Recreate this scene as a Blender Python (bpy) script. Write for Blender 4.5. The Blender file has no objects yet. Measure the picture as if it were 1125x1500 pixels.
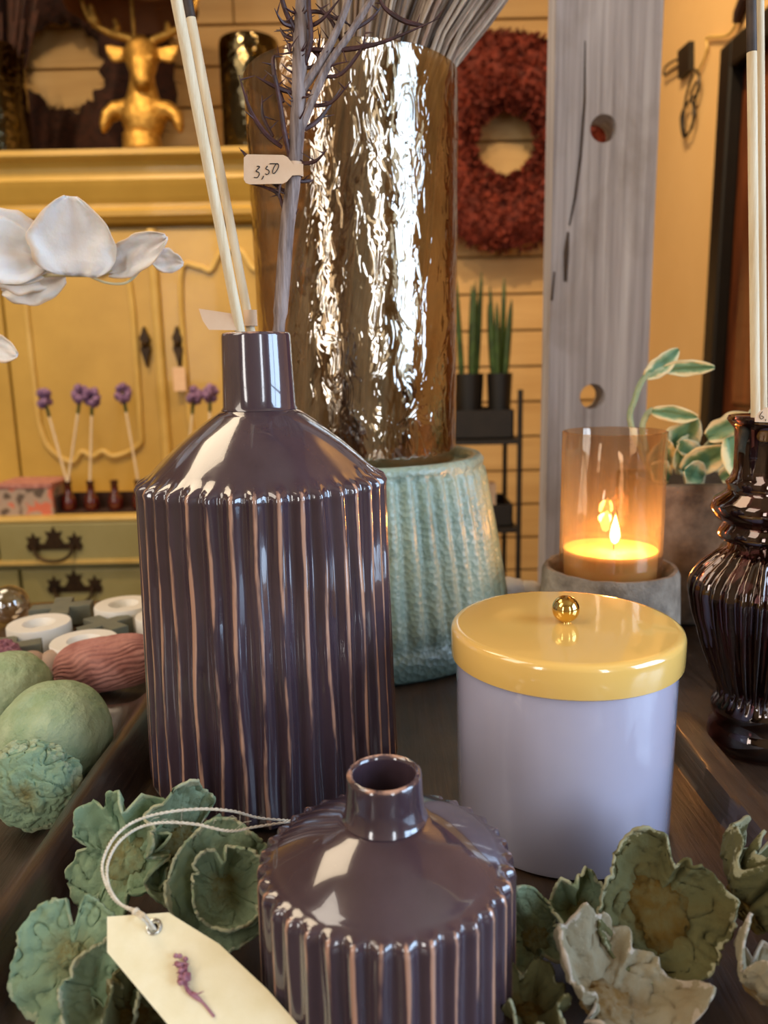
import bpy, bmesh, math, random
from math import sin, cos, pi, radians, sqrt, atan2, exp
from mathutils import Vector, Matrix, Euler, noise

R = random.Random(7)
S = bpy.context.scene
COL = S.collection

# ------------------------------------------------------------------ camera
F = 1140.0
CAMLOC = Vector((0.0, 0.0, 0.22))
cam_d = bpy.data.cameras.new('camera')
cam = bpy.data.objects.new('camera', cam_d)
COL.objects.link(cam)
CM = Euler((radians(90 - 10.9), 0, 0)).to_matrix() @ Matrix.Rotation(radians(-1.15), 3, 'Z')
cam.matrix_world = Matrix.Translation(CAMLOC) @ CM.to_4x4()
cam_d.sensor_fit = 'VERTICAL'
cam_d.sensor_height = 36.0
cam_d.lens = F / 1500 * 36.0
cam_d.clip_start = 0.01
cam_d.dof.use_dof = True
cam_d.dof.focus_distance = 0.36
cam_d.dof.aperture_fstop = 10.5
S.camera = cam

# ------------------------------------------------------------------ world, view
w = bpy.data.worlds.new('world'); S.world = w; w.use_nodes = True
w.node_tree.nodes['Background'].inputs[0].default_value = (0.75, 0.82, 1.0, 1)
w.node_tree.nodes['Background'].inputs[1].default_value = 0.25
S.view_settings.view_transform = 'Standard'
S.view_settings.look = 'None'
S.view_settings.gamma = 1
S.view_settings.use_curve_mapping = False
S.view_settings.exposure = 0.30

def area(name, loc, target, sx, sy, power, color, spread=180):
    d = bpy.data.lights.new(name, 'AREA'); d.shape = 'RECTANGLE'; d.size = sx; d.size_y = sy
    d.energy = power; d.color = color; d.spread = radians(spread)
    o = bpy.data.objects.new(name, d); COL.objects.link(o); o.location = loc
    o.rotation_euler = (Vector(target) - Vector(loc)).to_track_quat('-Z', 'Y').to_euler()
    return o

WARM = (1.0, 0.70, 0.38)
area('window_daylight', (1.86, -0.42, 0.75), (0, -0.42, 0.75), 1.25, 1.25, 52, (0.53, 0.73, 1.0))
area('added_streak_light', (-1.45, -1.68, 0.75), (-1.45, 0.4, 0.75), 0.42, 1.3, 16, (1.0, 0.95, 0.90))  # added strip light behind the camera for fill and tall streak reflections
area('left_fill_light', (-1.45, -0.25, 1.5), (0.0, 0.4, 0), 0.7, 1.2, 12, (1.0, 0.88, 0.74))  # added fill light, set left so its reflection falls on the bottles' left side
area('added_streak_light', (0.95, -1.68, 0.75), (0.95, 0.4, 0.75), 0.30, 1.3, 11, (0.85, 0.92, 1.0))  # second added strip light, narrow to make streaks in the glaze
area('ceiling_lamp_light', (-1.15, 0.95, 1.8), (-0.6, 0.8, 0), 0.8, 0.8, 12, (1.0, 0.80, 0.56))
def spot(name, loc, target, power, angle, color=WARM, size=0.04):
    d = bpy.data.lights.new(name, 'SPOT'); d.energy = power; d.color = color; d.spot_size = radians(angle)
    d.spot_blend = 0.7; d.shadow_soft_size = size
    o = bpy.data.objects.new(name, d); COL.objects.link(o); o.location = loc
    o.rotation_euler = (Vector(target) - Vector(loc)).to_track_quat('-Z', 'Y').to_euler()
spot('ceiling_spot', (-0.75, 1.25, 1.75), (-0.75, 2.2, 0.25), 60, 95)
spot('ceiling_spot', (0.15, 1.55, 1.75), (0.25, 2.7, 0.3), 19, 100)
spot('ceiling_spot', (0.25, 1.30, 1.70), (0.80, 1.95, 0.45), 54, 105)

# ------------------------------------------------------------------ pixel -> world helpers (camera is fixed, distances are real)
def ray(u, v):
    return CM @ Vector(((u - 562.5) / F, -(v - 750) / F, -1.0))
def at(u, v, Y):
    d = ray(u, v); return CAMLOC + d * (Y / d.y)
def atz(u, v, z):
    d = ray(u, v); return CAMLOC + d * ((z - CAMLOC.z) / d.z)
def atx(u, v, X):
    d = ray(u, v); return CAMLOC + d * (X / d.x)
def dep(p):
    return -(CM.transposed() @ (Vector(p) - CAMLOC)).z
def mpp(p):
    return dep(p) / F
def prof(uc, Y, pts):
    """list of (v, half width px) -> list of (r, z) around an axis at depth Y"""
    out = []
    for v, hw in pts:
        p = at(uc, v, Y); s = hw / F
        out.append((dep(p) * s / sqrt(1 + s * s), p.z))
    return out

# ------------------------------------------------------------------ mesh helpers
def srgb(h):
    h = h.lstrip('#')
    def f(x):
        x = int(x, 16) / 255
        return x / 12.92 if x <= 0.04045 else ((x + 0.055) / 1.055) ** 2.4
    return (f(h[0:2]), f(h[2:4]), f(h[4:6]), 1)

class MB:
    def __init__(s): s.v = []; s.f = []; s.a = []
    def add(s, vs, fs, at_=None):
        b = len(s.v); s.v += [Vector(p) for p in vs]
        s.f += [tuple(b + i for i in f) for f in fs]
        s.a += (at_ if at_ else [0.0] * len(vs)); return s
    def box(s, x0, x1, y0, y1, z0, z1, M=None):
        vs = [Vector((x, y, z)) for x in (x0, x1) for y in (y0, y1) for z in (z0, z1)]
        if M: vs = [M @ v for v in vs]
        return s.add(vs, [(0, 1, 3, 2), (4, 6, 7, 5), (0, 4, 5, 1), (2, 3, 7, 6), (0, 2, 6, 4), (1, 5, 7, 3)])
    def lathe(s, pr, n=64, c=(0, 0, 0), fn=None, at_=None, close=False):
        c = Vector(c); vs = []; av = []; fs = []
        m = len(pr)
        for i, (r, z) in enumerate(pr):
            for k in range(n):
                t = 2 * pi * k / n; rr, zz, aa = r, z, 0.0
                if fn: rr, zz, aa = fn(t, i, r, z)
                vs.append(c + Vector((rr * cos(t), rr * sin(t), zz))); av.append(aa)
        for i in range(m - 1 if not close else m):
            j = (i + 1) % m
            for k in range(n):
                l = (k + 1) % n
                fs.append((i * n + k, i * n + l, j * n + l, j * n + k))
        if not close:
            if pr[0][0] > 1e-6: fs.append(tuple(range(n))[::-1])
            if pr[-1][0] > 1e-6: fs.append(tuple((m - 1) * n + k for k in range(n)))
        return s.add(vs, fs, av)
    def tube(s, pts, rad, n=8, at_=None):
        pts = [Vector(p) for p in pts]
        if not hasattr(rad, '__len__'): rad = [rad] * len(pts)
        vs = []; fs = []; up = None
        for i, p in enumerate(pts):
            t = (pts[min(i + 1, len(pts) - 1)] - pts[max(i - 1, 0)])
            if t.length < 1e-9: t = Vector((0, 0, 1))
            t.normalize()
            if up is None:
                up = t.orthogonal().normalized()
            else:
                up = (up - t * up.dot(t))
                if up.length < 1e-6: up = t.orthogonal()
                up.normalize()
            b = t.cross(up)
            for k in range(n):
                a = 2 * pi * k / n
                vs.append(p + (up * cos(a) + b * sin(a)) * rad[i])
        for i in range(len(pts) - 1):
            for k in range(n):
                l = (k + 1) % n
                fs.append((i * n + k, i * n + l, (i + 1) * n + l, (i + 1) * n + k))
        fs.append(tuple(range(n))[::-1]); fs.append(tuple((len(pts) - 1) * n + k for k in range(n)))
        return s.add(vs, fs)
    def ball(s, c, r, nu=24, nv=14, fn=None):
        c = Vector(c)
        if not hasattr(r, '__len__'): r = (r, r, r)
        vs = []; fs = []; av = []
        for i in range(nv + 1):
            ph = pi * i / nv
            for k in range(nu):
                t = 2 * pi * k / nu
                d = Vector((sin(ph) * cos(t), sin(ph) * sin(t), cos(ph)))
                q, a = (1.0, 0.0) if fn is None else fn(d)
                vs.append(c + Vector((d.x * r[0], d.y * r[1], d.z * r[2])) * q); av.append(a)
        for i in range(nv):
            for k in range(nu):
                l = (k + 1) % nu
                fs.append((i * nu + k, (i + 1) * nu + k, (i + 1) * nu + l, i * nu + l))
        return s.add(vs, fs, av)
    def prism(s, poly, ex):
        """poly: list of 3D points, ex: extrusion vector"""
        n = len(poly); ex = Vector(ex); poly = [Vector(p) for p in poly]
        return s.add(poly + [p + ex for p in poly],
                     [tuple(range(n))[::-1], tuple(range(n, 2 * n))] + [(i, (i + 1) % n, n + (i + 1) % n, n + i) for i in range(n)])
    def build(s, name, m, parent=None, smooth=True, origin=None, bevel=0, solid=0, sub=0, kind=None, sharp=40):
        me = bpy.data.meshes.new(name)
        off = Vector((0, 0, 0))
        if parent is not None:
            q = parent
            while q is not None: off += q.location; q = q.parent
        elif origin is not None: off = Vector(origin)
        else:
            xs = [v.x for v in s.v]; ys = [v.y for v in s.v]; zs = [v.z for v in s.v]
            off = Vector(((min(xs) + max(xs)) / 2, (min(ys) + max(ys)) / 2, min(zs)))
        me.from_pydata([v - off for v in s.v], [], s.f)
        bm = bmesh.new(); bm.from_mesh(me)
        bmesh.ops.recalc_face_normals(bm, faces=bm.faces)
        if smooth:
            for f in bm.faces: f.smooth = True
            for e in bm.edges:
                if len(e.link_faces) == 2 and e.calc_face_angle(0) > radians(sharp): e.smooth = False
        bm.to_mesh(me); bm.free()
        if any(s.a):
            A = me.attributes.new('crest', 'FLOAT', 'POINT'); A.data.foreach_set('value', s.a)
        me.materials.append(m)
        o = bpy.data.objects.new(name, me); COL.objects.link(o)
        if parent is not None: o.parent = parent
        else: o.location = off
        if solid:
            q = o.modifiers.new('solid', 'SOLIDIFY'); q.thickness = solid; q.offset = 0
        if bevel:
            q = o.modifiers.new('bevel', 'BEVEL'); q.width = bevel; q.segments = 2; q.limit_method = 'ANGLE'
        if sub:
            q = o.modifiers.new('sub', 'SUBSURF'); q.levels = sub; q.render_levels = sub
        if kind: o['kind'] = kind
        return o

def tag(o, label, cat, group=None):
    o['label'] = label; o['category'] = cat
    if group: o['group'] = group
    return o
def thing(name, loc, label, cat, group=None):
    o = bpy.data.objects.new(name, None); COL.objects.link(o); o.location = loc
    o.empty_display_size = 0.02
    return tag(o, label, cat, group)
def struct(o): o['kind'] = 'structure'; return o
def spline(pts, n=6):
    P = [Vector(p) for p in pts]; out = []
    for i in range(len(P) - 1):
        a = P[max(i - 1, 0)]; b = P[i]; c = P[i + 1]; d = P[min(i + 2, len(P) - 1)]
        for k in range(n):
            t = k / n
            out.append(0.5 * ((2 * b) + (c - a) * t + (2 * a - 5 * b + 4 * c - d) * t * t + (3 * b - 3 * c + d - a) * t ** 3))
    out.append(P[-1]); return out
def nz(p, s=1.0, o=0.0): return noise.noise(Vector(p) * s + Vector((o, o * 1.7, o * 0.3)))
def sm(a, b, x):
    t = max(0, min(1, (x - a) / (b - a))); return t * t * (3 - 2 * t)

# ------------------------------------------------------------------ materials
def nt(name):
    m = bpy.data.materials.new(name); m.use_nodes = True
    T = m.node_tree; P = T.nodes['Principled BSDF']; return m, T, P
def coords(T, scale=(1, 1, 1), rot=(0, 0, 0)):
    c = T.nodes.new('ShaderNodeTexCoord'); mp = T.nodes.new('ShaderNodeMapping')
    mp.inputs['Scale'].default_value = scale; mp.inputs['Rotation'].default_value = rot
    T.links.new(c.outputs['Object'], mp.inputs['Vector']); return mp.outputs[0]
def noi(T, vec, scale, detail=6, rough=0.6, dist=0.0):
    n = T.nodes.new('ShaderNodeTexNoise'); n.inputs['Scale'].default_value = scale
    n.inputs['Detail'].default_value = detail; n.inputs['Roughness'].default_value = rough
    n.inputs['Distortion'].default_value = dist
    if vec is not None: T.links.new(vec, n.inputs['Vector'])
    return n.outputs['Fac']
def ramp(T, fac, stops):
    r = T.nodes.new('ShaderNodeValToRGB'); e = r.color_ramp.elements
    while len(e) < len(stops): e.new(0.5)
    for i, (p, c) in enumerate(stops):
        e[i].position = p; e[i].color = srgb(c) if isinstance(c, str) else c
    T.links.new(fac, r.inputs[0]); return r.outputs[0]
def mixc(T, fac, a, b, mode='MIX'):
    m = T.nodes.new('ShaderNodeMix'); m.data_type = 'RGBA'; m.blend_type = mode
    for s, x in ((0, fac), (6, a), (7, b)):
        if hasattr(x, 'links') or hasattr(x, 'is_linked'): T.links.new(x, m.inputs[s])
        elif isinstance(x, str): m.inputs[s].default_value = srgb(x)
        else: m.inputs[s].default_value = x
    return m.outputs[2]
def math_(T, op, a, b=0.0):
    m = T.nodes.new('ShaderNodeMath'); m.operation = op
    for i, x in ((0, a), (1, b)):
        if hasattr(x, 'is_linked'): T.links.new(x, m.inputs[i])
        else: m.inputs[i].default_value = x
    return m.outputs[0]
def bump(T, P, h, strength=0.3, dist=0.002):
    b = T.nodes.new('ShaderNodeBump'); b.inputs['Strength'].default_value = strength; b.inputs['Distance'].default_value = dist
    T.links.new(h, b.inputs['Height'])
    if P is not None: T.links.new(b.outputs[0], P.inputs['Normal'])
    return b.outputs[0]
def simple(name, c1, c2=None, scale=30, rough=0.5, metal=0, stretch=(1, 1, 1), bs=0.0, bscale=None, bd=0.002, coat=0, lo=0.35, hi=0.65, detail=6, emit=None, sss=0, spec=None):
    m, T, P = nt(name)
    P.inputs['Roughness'].default_value = rough; P.inputs['Metallic'].default_value = metal
    P.inputs['Coat Weight'].default_value = coat; P.inputs['Coat Roughness'].default_value = 0.05
    if spec is not None: P.inputs['Specular IOR Level'].default_value = spec
    if c2 is None: c2 = c1
    v = coords(T, stretch); n = noi(T, v, scale, detail)
    T.links.new(ramp(T, n, [(lo, c1), (hi, c2)]), P.inputs['Base Color'])
    if bs: bump(T, P, noi(T, v, bscale or scale * 2, detail), bs, bd)
    if emit: P.inputs['Emission Color'].default_value = srgb(emit[0]); P.inputs['Emission Strength'].default_value = emit[1]
    if sss: P.inputs['Subsurface Weight'].default_value = sss; P.inputs['Subsurface Radius'].default_value = (0.01, 0.006, 0.004)
    return m
def thin_glass(name, tint, gloss=(1, 1, 1, 1), base=0.08, bstr=0.0, bscale=40, bd=0.002, rough=0.02, ior=1.5, stretch=(1, 1, 1), dist=0.0, patch=None, haze=0.0):
    """thin blown glass: tinted see-through surface with Fresnel reflections"""
    m = bpy.data.materials.new(name); m.use_nodes = True; T = m.node_tree; T.nodes.clear()
    out = T.nodes.new('ShaderNodeOutputMaterial'); mx = T.nodes.new('ShaderNodeMixShader')
    tr = T.nodes.new('ShaderNodeBsdfTransparent'); gl = T.nodes.new('ShaderNodeBsdfGlossy')
    tr.inputs[0].default_value = srgb(tint) if isinstance(tint, str) else tint
    gl.inputs[0].default_value = srgb(gloss) if isinstance(gloss, str) else gloss
    gl.inputs['Roughness'].default_value = rough
    fr = T.nodes.new('ShaderNodeLayerWeight'); fr.inputs[0].default_value = 0.5
    f0 = ((ior - 1) / (ior + 1)) ** 2
    fac = math_(T, 'ADD', math_(T, 'MULTIPLY', math_(T, 'POWER', fr.outputs['Facing'], 4.0), 1 - f0 - base), f0 + base)
    if patch:
        pv = noi(T, coords(T, patch[1]), patch[0], 3, 0.6, 1.0)
        mr = T.nodes.new('ShaderNodeMapRange'); mr.inputs[1].default_value = 0.35; mr.inputs[2].default_value = 0.65
        mr.inputs[3].default_value = patch[2]; mr.inputs[4].default_value = patch[3]
        T.links.new(pv, mr.inputs[0]); fac = math_(T, 'ADD', fac, mr.outputs[0])
    fac = math_(T, 'MINIMUM', fac, 1.0)
    T.links.new(fac, mx.inputs[0]); T.links.new(tr.outputs[0], mx.inputs[1]); T.links.new(gl.outputs[0], mx.inputs[2])
    if bstr:
        v = coords(T, stretch); h = noi(T, v, bscale, 2, 0.5, dist)
        b = bump(T, None, h, bstr, bd); T.links.new(b, gl.inputs['Normal']); T.links.new(b, fr.inputs['Normal'])
    if haze:
        tl = T.nodes.new('ShaderNodeBsdfTranslucent'); tl.inputs[0].default_value = srgb('#e2cdb6'); m2 = T.nodes.new('ShaderNodeMixShader')
        m2.inputs[0].default_value = haze; T.links.new(mx.outputs[0], m2.inputs[1]); T.links.new(tl.outputs[0], m2.inputs[2]); T.links.new(m2.outputs[0], out.inputs[0]); return m
    T.links.new(mx.outputs[0], out.inputs[0]); return m

def glaze(name):
    m, T, P = nt(name)
    a = T.nodes.new('ShaderNodeAttribute'); a.attribute_name = 'crest'
    v = coords(T, (1, 1, 0.12)); n = noi(T, v, 120, 4)
    k = math_(T, 'MULTIPLY', a.outputs['Fac'], ramp(T, n, [(0.36, (0.45,) * 3 + (1,)), (0.62, (1.6,) * 3 + (1,))]))
    base = ramp(T, noi(T, coords(T, (1, 1, 0.5)), 30, 5), [(0.3, '#3a2c34'), (0.7, '#4b3c45')])
    spk = ramp(T, noi(T, coords(T), 900, 2), [(0.70, (0, 0, 0, 1)), (0.78, (1, 1, 1, 1))])
    base = mixc(T, math_(T, 'MULTIPLY', spk, 0.15), base, '#8a7a7c')
    col = mixc(T, ramp(T, k, [(0.55, (0, 0, 0, 1)), (1.15, (1, 1, 1, 1))]), base, '#b88d76')
    T.links.new(col, P.inputs['Base Color'])
    P.inputs['Roughness'].default_value = 0.16; P.inputs['IOR'].default_value = 1.5
    P.inputs['Coat Weight'].default_value = 1.0; P.inputs['Coat Roughness'].default_value = 0.03; P.inputs['Coat IOR'].default_value = 1.55
    bump(T, P, noi(T, coords(T, (1, 1, 0.25)), 90, 3), 0.12, 0.001)
    return m

def pod_mat(name, inner, mid, edge, rough=0.9):
    m, T, P = nt(name); P.inputs['Roughness'].default_value = rough; P.inputs['Specular IOR Level'].default_value = 0.2
    a = T.nodes.new('ShaderNodeAttribute'); a.attribute_name = 'crest'
    n = noi(T, coords(T), 95, 6, 0.65)
    k = math_(T, 'ADD', a.outputs['Fac'], math_(T, 'MULTIPLY', math_(T, 'SUBTRACT', n, 0.5), 0.9))
    c = ramp(T, k, [(0.05, inner), (0.5, mid), (0.96, mid), (1.06, edge)])
    c = mixc(T, math_(T, 'MULTIPLY', ramp(T, noi(T, coords(T), 60, 4), [(0.52, (0, 0, 0, 1)), (0.7, (1, 1, 1, 1))]), 0.35), c, inner)
    T.links.new(c, P.inputs['Base Color']); bump(T, P, noi(T, coords(T), 200, 9, 0.75), 1.0, 0.0022)
    return m

def wood(name, c1, c2, grain=(60, 4, 60), rough=0.45, coat=0.2, bs=0.4, c3=None):
    m, T, P = nt(name); P.inputs['Roughness'].default_value = rough
    P.inputs['Coat Weight'].default_value = coat; P.inputs['Coat Roughness'].default_value = 0.25
    v = coords(T, grain); g = noi(T, v, 1.0, 8, 0.65, 0.4); l = noi(T, coords(T), 9, 4)
    c = ramp(T, g, [(0.3, c1), (0.7, c2)])
    if c3: c = mixc(T, ramp(T, l, [(0.48, (0, 0, 0, 1)), (0.72, (1, 1, 1, 1))]), c, c3)
    T.links.new(c, P.inputs['Base Color']); bump(T, P, g, bs, 0.0015)
    r = T.nodes.new('ShaderNodeMapRange'); r.inputs[3].default_value = rough - 0.12; r.inputs[4].default_value = rough + 0.2
    T.links.new(g, r.inputs[0]); T.links.new(r.outputs[0], P.inputs['Roughness'])
    return m

M = {}
M['glaze'] = glaze('plum_glaze')
M['tray'] = wood('dark_tray_wood', '#20160f', '#3e2d21', (190, 14, 190), 0.36, 0.5, 0.7, '#57422f')
M['table'] = wood('table_wood', '#4a3c31', '#7c6a58', (90, 6, 90), 0.6, 0.0, 0.4)
M['jar'] = simple('lilac_glass', '#bab8cf', '#bdbbd2', 6, 0.10, coat=1.0)
M['lid'] = simple('yellow_glaze', '#efc26a', '#f0c670', 6, 0.16, coat=1.0)
M['gold'] = simple('brushed_gold', '#d8b463', '#e0bd70', 20, 0.12, 1.0)
M['deer'] = simple('gold_paint', '#9a7534', '#c79e50', 50, 0.38, 0.85, bs=0.8, bscale=70, bd=.006)
M['reed'] = simple('rattan_reed', '#d9bf95', '#ecdcbc', 6, 0.6, stretch=(60, 60, 3), bs=0.2, bscale=30, lo=0.3, hi=0.6)
M['reedtip'] = simple('dark_reed_tip', '#2b1f1a', '#4a3a30', 60, 0.6)
M['paper'] = simple('cream_card', '#e6d9b0', '#eee3c0', 90, 0.75, bs=0.15, bscale=900, bd=0.0005)
M['label'] = simple('peach_label', '#dcb896', '#e3c4a4', 60, 0.8, bs=0.1, bscale=800, bd=0.0004)
M['ink'] = simple('dark_ink', '#1c1718', rough=0.7)
M['twine'] = simple('white_twine', '#d8d0bc', '#f0eadb', 500, 0.9, bs=0.8, bscale=1500, bd=0.0008)
M['silver'] = simple('eyelet_metal', '#b9b9b4', rough=0.3, metal=1)
M['stem'] = simple('purple_stem', '#58453f', '#a3918a', 8, 0.6, stretch=(40, 40, 4), bs=0.4, bscale=20)
M['thorn'] = simple('dark_purple_leaf', '#2e1414', '#502a2a', 200, 0.5, bs=0.3)
M['sprig'] = simple('pink_sprig', '#8a4a5c', '#b98795', 400, 0.8, bs=0.5, bscale=900)
M['pod'] = pod_mat('green_pod', '#847644', '#98aa8a', '#c2c4a2')
M['podmint'] = pod_mat('mint_pod', '#8e8a5c', '#9cb896', '#bccaa6')
M['podolive'] = pod_mat('olive_pod', '#5e4614', '#666340', '#adab8a')
M['podwhite'] = pod_mat('whitewashed_pod', '#86693c', '#a0967c', '#cbbfae')
M['gourd'] = simple('painted_gourd', '#809b72', '#b0c09c', 40, 0.8, bs=1.0, bscale=110, bd=0.003, lo=.3, hi=.6)
M['pinkpod'] = simple('pink_seed_pod', '#9c6258', '#c48c80', 60, 0.85, bs=0.4, bscale=200)
M['white'] = simple('white_ceramic', '#e9e4da', '#f1ede4', 20, 0.45)
M['greywood'] = simple('grey_painted_wood', '#68685a', '#7c7a64', 30, 0.8, bs=0.2)
M['petal'] = simple('white_petal', '#ded7d2', '#efeae4', 14, 0.6, stretch=(1, 1, 1), sss=0.3, bs=0.3, bscale=120, bd=0.001)
def petalmat():
    m, T, P = nt('white_petal'); P.inputs['Roughness'].default_value = 0.6
    a = T.nodes.new('ShaderNodeAttribute'); a.attribute_name = 'crest'; n = noi(T, coords(T), 60, 5)
    k = math_(T, 'ADD', a.outputs['Fac'], math_(T, 'MULTIPLY', math_(T, 'SUBTRACT', n, .5), .5))
    T.links.new(ramp(T, k, [(0.0, '#e6dcd4'), (.35, '#efebe8'), (.85, '#eeeae6'), (1.0, '#e8d0b4')]), P.inputs['Base Color'])  # warm edge colour stands in for light passing through the petal rims
    P.inputs['Subsurface Weight'].default_value = .3; P.inputs['Subsurface Radius'].default_value = (.01, .006, .004)
    bump(T, P, noi(T, coords(T, (1, 1, 1)), 70, 6), .6, .002); return m
M['petal'] = petalmat()
M['petalstem'] = simple('cream_petal_stem', '#d8cba0', rough=0.6)
M['verdigris'] = None
M['stone'] = simple('grey_stone', '#64584c', '#b5a795', 45, 0.85, bs=0.9, bscale=110, bd=0.003, lo=0.3, hi=0.7)
M['brownstone'] = simple('brown_stone', '#443526', '#84705a', 30, 0.9, bs=0.5, bscale=80)
M['post'] = None
M['stalk'] = simple('dried_stalk', '#8a6f5a', '#cdb8a0', 5, 0.75, stretch=(30, 30, 3), bs=0.4, bscale=20)
def stalkmat():
    m, T, P = nt('dried_stalk'); P.inputs['Roughness'].default_value = 0.75
    oi = T.nodes.new('ShaderNodeObjectInfo'); g = noi(T, coords(T, (200, 200, 8)), 1, 4)
    c = ramp(T, g, [(0.3, '#7d6654'), (0.7, '#c9b49c')]); d = ramp(T, oi.outputs['Random'], [(0.0, '#4f3a30'), (0.35, '#9a8470'), (0.7, '#cdbca6'), (1.0, '#8d6a58')])
    T.links.new(mixc(T, .55, c, d), P.inputs['Base Color']); bump(T, P, g, .4, .002); return m
M['stalk'] = stalkmat()
M['vaseglass'] = thin_glass('hammered_lustre_glass', '#ddd0bd', '#e6dccd', 0.08, 0.45, 85, 0.0034, 0.03, 1.5, (1, 1, 0.5), 1.0, (14, (1, 1, 0.4), -0.03, 0.24))
M['amethyst'] = thin_glass('amethyst_glass', '#9a7c80', '#f2dfd6', 0.04, 0.15, 60, 0.002, 0.02, 1.6)
M['tumbler'] = thin_glass('amber_tumbler_glass', '#f2e7da', '#ffe9d4', 0.05, 0.45, 34, 0.003, 0.02, 1.5, (1, 1, 0.35), 0.4, None, .06)
M['smoke'] = thin_glass('smoky_green_glass', '#6b5f38', '#e8d6a8', 0.05, 0.6, 40, 0.01, 0.04, 1.5)
M['clear'] = thin_glass('clear_glass', '#dcd2c6', '#ffffff', 0.12, 0.3, 30, 0.006)
M['wax'] = simple('candle_wax', '#f3d28a', '#f7dba0', 10, 0.4, sss=0.6)
M['yellow'] = simple('mustard_paint', '#b3913f', '#c29f4a', 5, 0.42, bs=0.05, coat=0.1)
M['yelledge'] = simple('worn_mustard_paint', '#c4a458', '#d2b56c', 12, 0.45)
M['olivepaint'] = simple('olive_drawer_paint', '#8b8250', '#989060', 6, 0.5)
M['iron'] = simple('dark_bronze', '#2a1d10', '#443018', 60, 0.45, 0.6)
M['black'] = simple('black_paint', '#0a0807', '#120e0b', 30, 0.5)
M['wall'] = simple('ochre_plaster', '#dab478', '#e0bb80', 3, 0.85, bs=0.05, bscale=50)
M['plank'] = simple('cream_plank_paint', '#b9965f', '#c8a66e', 4, 0.6, stretch=(0.4, 1, 6), bs=0.1, bscale=10)
M['ceiling'] = simple('ceiling_paint', '#b59c78', '#c0a883', 3, 0.9)
M['floor'] = wood('floor_boards', '#4a3423', '#6b4d34', (6, 60, 60), 0.5, 0.1, 0.2)
M['redleaf'] = simple('rust_red_leaf', '#54190d', '#7d2c18', 40, 0.8)
M['fur'] = simple('dark_brown_fur', '#1e0d08', '#3b1c10', 60, 0.95)
M['creamdisc'] = simple('cream_disc', '#a0875c', '#b09566', 10, 0.8)
M['leaf'] = simple('dark_leaf', '#1e3014', '#3b5524', 30, 0.5)
M['doorwood'] = simple('reddish_door_wood', '#4a2412', '#7e4524', 3, 0.4, stretch=(1, 8, 1), coat=0.3)
M['redglass'] = simple('dark_red_bottle', '#3c0c08', '#5e1a10', 20, 0.15, coat=0.8)
M['lavender'] = simple('lavender_blossom', '#5e3f6d', '#9a7a9c', 120, 0.9, bs=0.5)
M['shade'] = simple('brown_shade', '#5c3410', '#6e4115', 10, 0.7)
M['basket'] = simple('black_wire_crate', '#120e0b', '#1e1814', 40, 0.6)
M['knob'] = simple('pale_wood_knob', '#a58a75', '#b99d86', 50, 0.7)
M['glasspane'] = thin_glass('window_glass', '#f2f6fa', '#ffffff', 0.02)

def flame_mat():
    m = bpy.data.materials.new('flame'); m.use_nodes = True; P = m.node_tree.nodes['Principled BSDF']
    P.inputs['Base Color'].default_value = (1, .7, .3, 1)
    P.inputs['Emission Color'].default_value = (1.0, 0.62, 0.2, 1); P.inputs['Emission Strength'].default_value = 28; return m
M['flame'] = flame_mat()

def verdigris():
    m, T, P = nt('verdigris_ceramic'); P.inputs['Roughness'].default_value = 0.38
    P.inputs['Coat Weight'].default_value = 0.5; P.inputs['Coat Roughness'].default_value = 0.2
    n = noi(T, coords(T), 16, 7, 0.65)
    c = ramp(T, n, [(0.28, '#6a8476'), (0.48, '#a3bcae'), (0.62, '#adbda6'), (0.8, '#88b4b6')])
    sp = ramp(T, noi(T, coords(T), 30, 6), [(0.60, (0, 0, 0, 1)), (0.72, (1, 1, 1, 1))])
    c = mixc(T, math_(T, 'MULTIPLY', sp, 0.7), c, '#6d6a4d')
    # bare, darker foot: a glaze line in object height
    co = T.nodes.new('ShaderNodeTexCoord'); sx = T.nodes.new('ShaderNodeSeparateXYZ'); T.links.new(co.outputs['Object'], sx.inputs[0])
    f = ramp(T, math_(T, 'ADD', math_(T, 'MULTIPLY', sx.outputs[2], 10.0), math_(T, 'MULTIPLY', n, 0.3)), [(0.30, (0.75,) * 3 + (1,)), (0.62, (0, 0, 0, 1))])
    c = mixc(T, f, c, '#41574f')
    T.links.new(c, P.inputs['Base Color'])
    vo = T.nodes.new('ShaderNodeTexVoronoi'); vo.inputs['Scale'].default_value = 260; T.links.new(coords(T), vo.inputs['Vector'])
    bump(T, P, vo.outputs['Distance'], 0.6, 0.0018); return m
M['verdigris'] = verdigris()

def postmat():
    m, T, P = nt('weathered_grey_timber'); P.inputs['Roughness'].default_value = 0.75
    v = coords(T, (110, 110, 2.5)); g = noi(T, v, 1, 7, 0.6, 0.0); b = noi(T, coords(T, (1, 1, .5)), 14, 6, 0.6, 0.5)
    c = ramp(T, g, [(0.25, '#8a858b'), (0.5, '#b9b6bd'), (0.7, '#d8d7dd')])
    c = mixc(T, math_(T, 'MULTIPLY', ramp(T, b, [(0.5, (0, 0, 0, 1)), (0.75, (1, 1, 1, 1))]), 0.6), c, '#8a7d74')
    T.links.new(c, P.inputs['Base Color']); bump(T, P, g, 0.6, 0.004); return m
M['post'] = postmat()

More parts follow.
